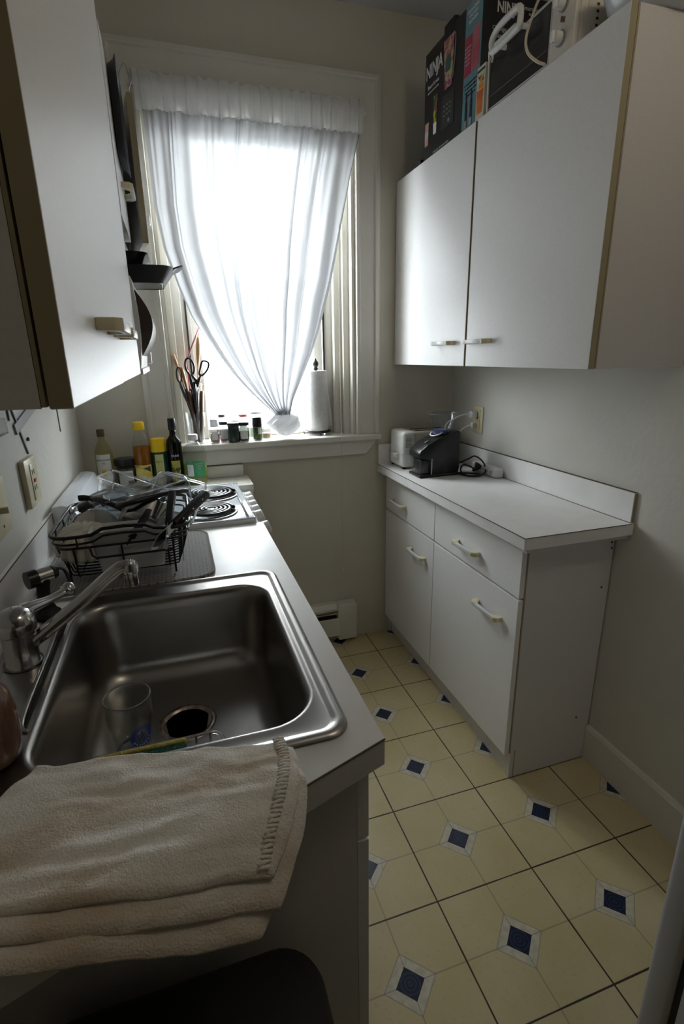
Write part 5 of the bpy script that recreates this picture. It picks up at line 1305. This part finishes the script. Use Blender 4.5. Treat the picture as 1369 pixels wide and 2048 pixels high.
bm = BM(); tube(bm, [(.150, GY0+.03, ZR+.146), (.168, GY0+.03, ZR+.154)], .003, 6); part('button', bm, 'greybar', gr, 'all')

pc = thing('coiled_cord', 'coiled black power cord with plug lying beside the coffee grinder', 'cord', (.34, .73, ZR), world=True)
bm = BM(); tube(bm, smooth_path([(.300, .79, .955), (.318, .75, .975), (.345, .72, .996), (.378, .722, 1.005), (.402, .70, .985), (.408, .68, .955), (.385, .665, .935), (.335, .672, .931), (.305, .705, .932), (.312, .745, .931), (.35, .725, .931), (.382, .69, .931), (.365, .66, .931), (.318, .678, .932), (.31, .72, .945), (.335, .745, .965), (.362, .725, .958), (.372, .705, .948)], 120), .0036, 8); part('cord_loop', bm, 'black', pc, 'all')
bm = BM(); tube(bm, [(.365, .712, .944), (.385, .718, .952), (.402, .722, .960)], [.005, .010, .013], 10); part('plug', bm, 'black', pc, True)
ps2 = thing('power_strip', 'white power strip against the right backsplash', 'power strip', (.43, .70, ZR), world=True)
bm = BM(); box(bm, .405, .449, .602, .790, ZR, ZR+.040, .008, 3); part('housing', bm, 'white', ps2, True)
bm = BM()
for y in (.635, .665, .695):
    box(bm, .404, .4052, y-.006, y-.004, ZR+.018, ZR+.027); box(bm, .404, .4052, y+.004, y+.006, ZR+.018, ZR+.027); box(bm, .404, .4052, y-.001, y+.001, ZR+.010, ZR+.013)
part('slots', bm, 'ink', ps2)
bm = BM(); box(bm, .398, .406, .735, .752, ZR+.010, ZR+.045, .002); MT['redglow'] = mat('red_switch', (.55, .07, .03), .3); part('switch', bm, 'redglow', ps2, True, label='red rocker switch')

# ------------------------------------------------------------------ on top of the right wall cabinet
ZU = UZ1+.001
bx = thing('blender_box', 'large black and teal blender carton on the wall cabinet', 'box', (.31, .69, ZU), world=True)
BX0, BX1, BY0, BY1, BZ1 = .170, .452, .498, .885, 2.492
MT['carton'] = noisy(mat('black_carton', (.014, .013, .015), .35), (.010, .010, .012), (.02, .018, .022), 8)
MT['teal'] = mat('teal_print', (.13, .26, .30), .45)
part('carton', cbox(BX0, BX1, BY0, BY1, ZU, BZ1, .002), 'carton', bx)
XA, YA, ZA = (0, -1, 0), (0, 0, 1), None
def onX(y, z): return (BX0-.0006, y, z)
def rectX(y0, y1, z0, z1, m, name, d=.0006, off=0):
    return part(name, cbox(BX0-.0006-d-off, BX0-.0004-off, min(y0, y1), max(y0, y1), z0, z1), m, bx)
rectX(BY0, .596, ZU+.001, BZ1-.001, 'teal', 'teal_panel')
put_text('NINJA', .058, (BX0-.0012, .812, 2.425), XA, YA, bx, bold=.0012, xs=.80)
put_text('Smart Screen', .017, (BX0-.0012, .815, 2.378), XA, YA, bx, xs=.95)
put_text('BLENDER WITH FRESHVAC', .007, (BX0-.0012, .815, 2.360), XA, YA, bx)
put_text('2 FULL SET  KITCHEN SYSTEM', .009, (BX0-.0012, .745, 2.157), XA, YA, bx, name='small_print')
# pictured blender jar and cups
part('printed_jar_lid', cbox(BX0-.004, BX0+.02, .668, .742, 2.470, 2.512, .006), 'blackm', bx, True)
bm = BM(); prism(bm, [(-.036, .075), (.036, .075), (.028, -.070), (-.022, -.070)], 'z', 0, .0008); bm.transform(frame_mat((BX0-.0008, .705, 2.392), XA, YA)); part('printed_fruit_jar', bm, 'fruit', bx)
bm = BM(); box(bm, -.016, .016, -.022, .022, .0008, .0016); bm.transform(frame_mat((BX0-.0008, .705, 2.392), XA, YA)); MT['greenp'] = mat('dark_teal_print', (.02, .10, .10), .4); part('printed_badge', bm, 'greenp', bx)
bm = BM(); tube(bm, smooth_path([(.030, .070, .001), (.046, .060, .001), (.044, .0, .001), (.034, -.055, .001)], 14), .0016, 6); bm.transform(frame_mat((BX0-.0008, .705, 2.392), XA, YA)); part('printed_handle', bm, 'greybar', bx, 'all')
MT['panelg'] = mat('dark_grey_print', (.035, .035, .04), .3)
bm = BM(); prism(bm, [(-.040, .050), (.040, .050), (.046, -.050), (-.046, -.050)], 'z', 0, .0008); bm.transform(frame_mat((BX0-.0008, .700, 2.255), XA, YA)); part('printed_base', bm, 'panelg', bx)
bm = BM()
for j in range(3):
    for i in range(3): box(bm, -.028+.02*i, -.018+.02*i, .006-.014*j, .009-.014*j, .001, .0016)
bm.transform(frame_mat((BX0-.0008, .700, 2.265), XA, YA)); part('printed_buttons', bm, 'greybar', bx)
bm = BM(); prism(bm, disc(.006), 'z', 0, .0016); bm.transform(frame_mat((BX0-.0008, .690, 2.222), XA, YA)); MT['lilac'] = mat('lilac_print', (.35, .30, .55), .5); part('printed_dial', bm, 'lilac', bx)
MT['smooth'] = fruit_mat('smoothie_print', ((.45, .42, .42), (.55, .25, .12), (.6, .5, .5), (.4, .3, .25)), 40)
MT['veg'] = fruit_mat('vegetable_print', ((.45, .45, .03), (.04, .10, .02), (.35, .05, .06), (.15, .3, .2)), 60)
bm = BM(); prism(bm, [(-.016, .034), (.014, .034), (.013, -.040), (-.014, -.040)], 'z', 0, .0008); bm.transform(frame_mat((BX0-.0008, .858, 2.235), XA, YA)); part('printed_cup', bm, 'smooth', bx)
bm = BM(); prism(bm, [(-.014, .066), (.016, .066), (.013, -.02), (-.011, -.02)], 'z', 0, .0008); bm.transform(frame_mat((BX0-.0008, .795, 2.27), XA, YA)); part('printed_cup', bm, 'veg', bx)
bm = BM(); prism(bm, [(-.012, -.02), (.013, -.02), (.012, -.055), (-.010, -.055)], 'z', 0, .0008); bm.transform(frame_mat((BX0-.0008, .795, 2.27), XA, YA)); part('printed_cup', bm, 'lblw', bx)
# teal panel prints
MT['redp'] = mat('red_print', (.38, .04, .07), .45); MT['redp2'] = noisy(mat('pale_red_print', (.42, .10, .13), .45), (.38, .06, .09), (.5, .2, .22), 6)
for i, (y, h0, h1, m_) in enumerate(((.572, 2.300, 2.405, 'redp'), (.527, 2.300, 2.415, 'redp2'))):
    rectX(y-.020, y+.020, h0, h1, m_, 'printed_panel', .0006, .0008)
for i, s_ in enumerate(('HIGH-SPEED', 'VACUUM', 'BLENDER')): put_text(s_, .0125, (BX0-.0022, .548, 2.468-.014*i), XA, YA, bx, bold=.0003)
for i in range(5): put_text('blend fresh drinks'[:14-i], .0065, (BX0-.0026, .572, 2.375-.011*i), XA, YA, bx, name='small_print')
for i in range(4): put_text('no separation with vacuum'[:22-2*i], .0085, (BX0-.0022, .548, 2.275-.011*i), XA, YA, bx, 'ink', 'small_print')
for y in (.570, .540):
    bm = BM(); box(bm, -.006, .006, -.005, .045, 0, .0008); box(bm, -.003, .003, .045, .070, 0, .0008); bm.transform(frame_mat((BX0-.0022, y, 2.180), XA, YA)); part('printed_blade', bm, 'ink', bx)
    bm = BM(); box(bm, -.0055, .0055, -.028, -.006, 0, .0009); bm.transform(frame_mat((BX0-.0022, y, 2.180), XA, YA)); part('printed_cup', bm, 'smooth', bx)
XB, YB_ = (1, 0, 0), (0, 0, 1)
put_text('NINJA', .040, (.262, BY0-.0008, 2.452), XB, YB_, bx, bold=.001, xs=.8)
put_text('Smart Screen', .016, (.352, BY0-.0008, 2.462), XB, YB_, bx); put_text('BLENDER', .009, (.352, BY0-.0008, 2.448), XB, YB_, bx)
put_text('Change your mood.', .017, (.205, BY0-.0008, 2.398), XB, YB_, bx, align='LEFT'); put_text('Change your menu.', .017, (.205, BY0-.0008, 2.380), XB, YB_, bx, align='LEFT')
for i, z in enumerate((2.345, 2.335, 2.325, 2.300, 2.290)): put_text('max fresh blending' if i % 2 else 'vacuum power', .008, (.215, BY0-.0008, z), XB, YB_, bx, align='LEFT', name='small_print')
part('white_rule', cbox(BX0+.002, .30, BY0-.0010, BY0-.0003, 2.262, 2.2635), 'txt', bx)

bk = thing('juice_carton', 'small cream carton with orange juice picture between blender box and toaster oven', 'carton', (.165, .475, ZU), world=True)
MT['creamcard'] = mat('cream_card', (.62, .58, .46), .5)
part('card', cbox(.158, .200, .446, .492, ZU, 2.283, .001), 'creamcard', bk)
bm = BM(); box(bm, .1572, .1578, .448, .490, 2.268, 2.274); part('dark_band', bm, 'cangreen', bk)
bm = BM(); prism(bm, [(-.018, .03), (.018, .03), (.014, -.032), (-.014, -.032)], 'z', 0, .0006); bm.transform(frame_mat((.1577, .470, 2.190), XA, YA)); MT['orange'] = noisy(mat('orange_print', (.65, .16, .02), .4), (.6, .12, .02), (.75, .25, .03), 20); part('printed_glass', bm, 'orange', bk)
bm = BM(); prism(bm, disc(.012, .004, .040), 'z', 0, .0006); bm.transform(frame_mat((.1577, .470, 2.190), XA, YA)); part('printed_fruit', bm, 'oranged', bk)
bm = BM(); prism(bm, [(-.016, .068), (.018, .066), (.018, .050), (-.004, .054)], 'z', 0, .0006); bm.transform(frame_mat((.1577, .470, 2.190), XA, YA)); part('printed_fruit', bm, 'veg', bk)

ov = thing('toaster_oven', 'white toaster oven with dark glass door and two knobs on the wall cabinet', 'toaster oven', (.28, .25, ZU), world=True)
OY0, OY1, OZ1, OX = .052, .425, 2.300, .158
MT['bisque'] = mat('bisque_plastic', (.66, .62, .55), .35)
bm = BM(); box(bm, OX+.012, .44, OY0, OY1, ZU+.008, OZ1, .006, 3); part('housing', bm, 'bisque', ov, True)
part('control_panel', cbox(OX-.004, OX+.013, OY0, .140, ZU+.004, OZ1+.002, .005), 'bisque', ov, True)
dk = part('door', cbox(OX-.002, OX+.011, .142, OY1, ZU+.008, 2.283, .002), 'white', ov)
MT['dglass'] = mat('dark_oven_glass', (.03, .03, .03), .12)
part('door_glass', cbox(OX-.0035, OX-.0015, .146, OY1-.014, ZU+.010, 2.276), 'dglass', dk)
part('glass_line', cbox(OX-.0042, OX-.0034, .15, OY1-.02, 2.176, 2.1772), 'midgrey', dk)
bm = BM(); tube(bm, [(OX-.004, OY1-.010, 2.14), (OX-.006, OY1-.010, 2.262), (OX-.030, OY1-.045, 2.272), (OX-.034, .355, 2.276)], .0035, 8); tube(bm, [(OX-.004, OY1-.022, 2.262), (OX-.028, OY1-.065, 2.264), (OX-.034, .345, 2.268)], .0025, 8)
hb = part('hinge_bar', bm, 'bisque', dk, 'all')
bm = BM(); tube(bm, smooth_path([(.118, .350, 2.262), (.118, .352, 2.285), (.118, .325, 2.302), (.118, .255, 2.305), (.118, .225, 2.298), (.118, .222, 2.268), (.118, .235, 2.258), (.118, .335, 2.256)], 48, True), .0085, 10, closed=True)
box(bm, .112, .126, .235, .335, 2.254, 2.272, .004); hd = part('handle', bm, 'white', ov, 'all')
bm = BM(); box(bm, .124, OX+.002, .232, .240, 2.262, 2.272); box(bm, .124, OX+.002, .332, .340, 2.262, 2.272); part('handle_post', bm, 'white', ov)
for z in (2.176, 2.246):
    bm = BM(); lathe(bm, [(.0, -.004), (.017, -.004), (.017, 0), (0, 0)], 28, (OX-.004, .095, z), axis='x'); kd = part('knob', bm, 'greybar', ov, True)
    bm = BM(); lathe(bm, [(.014, -.006), (.013, -.024), (0, -.025)], 24, (OX-.003, .095, z), axis='x'); box(bm, OX-.034, OX-.022, .090, .100, z-.013, z+.013, .003); part('knob_grip', bm, 'white', kd, True)
bm = BM(); prism(bm, [(.088, 2.205), (.104, 2.213), (.102, 2.224), (.086, 2.216)], 'x', OX-.0048, OX-.0036); part('indicator', bm, 'dwood', ov)
bm = BM()
for i in range(8): box(bm, .215+.0, .222, OY0-.001, OY0+.001, 2.160+.014*i, 2.165+.014*i)
part('vent', bm, 'ink', ov)
bm = BM(); tube(bm, [(.235+.046*math.cos(a), OY0-.001, 2.215+.062*math.sin(a)) for a in [2*PI*i/36 for i in range(36)]], .0022, 6, closed=True); part('embossed_ring', bm, 'bisque', ov, 'all')
cdp = thing('oven_cord', 'ivory power cord looping down in front of the toaster oven', 'cord', (.11, .2, ZU), world=True)
bm = BM(); tube(bm, smooth_path([(.142, .135, 2.139), (.128, .150, 2.150), (.118, .178, 2.180), (.118, .190, 2.215), (.120, .175, 2.250), (.124, .150, 2.285), (.14, .12, 2.312), (.20, .10, 2.310)], 40), .0035, 8); part('cord_loop', bm, 'cord', cdp, 'all')

wb = thing('white_bowl', 'large white plastic bowl at the near end of the wall cabinet top', 'bowl', (.27, -.078, ZU))
bm = BM(); lathe(bm, [(.050, 0), (.070, .004), (.102, .040), (.122, .095), (.125, .097), (.121, .096), (.100, .042), (.070, .008), (0, .007)], 56); part('bowl_body', bm, 'enamel', wb, 'all')
bm = BM(); box(bm, .168, .200, .905, .95, ZU, ZU+.030, .003)
solo('small_black_box', bm, 'blackm', 'small black object at the far end of the wall cabinet top', 'box', (.18, .93, ZU))
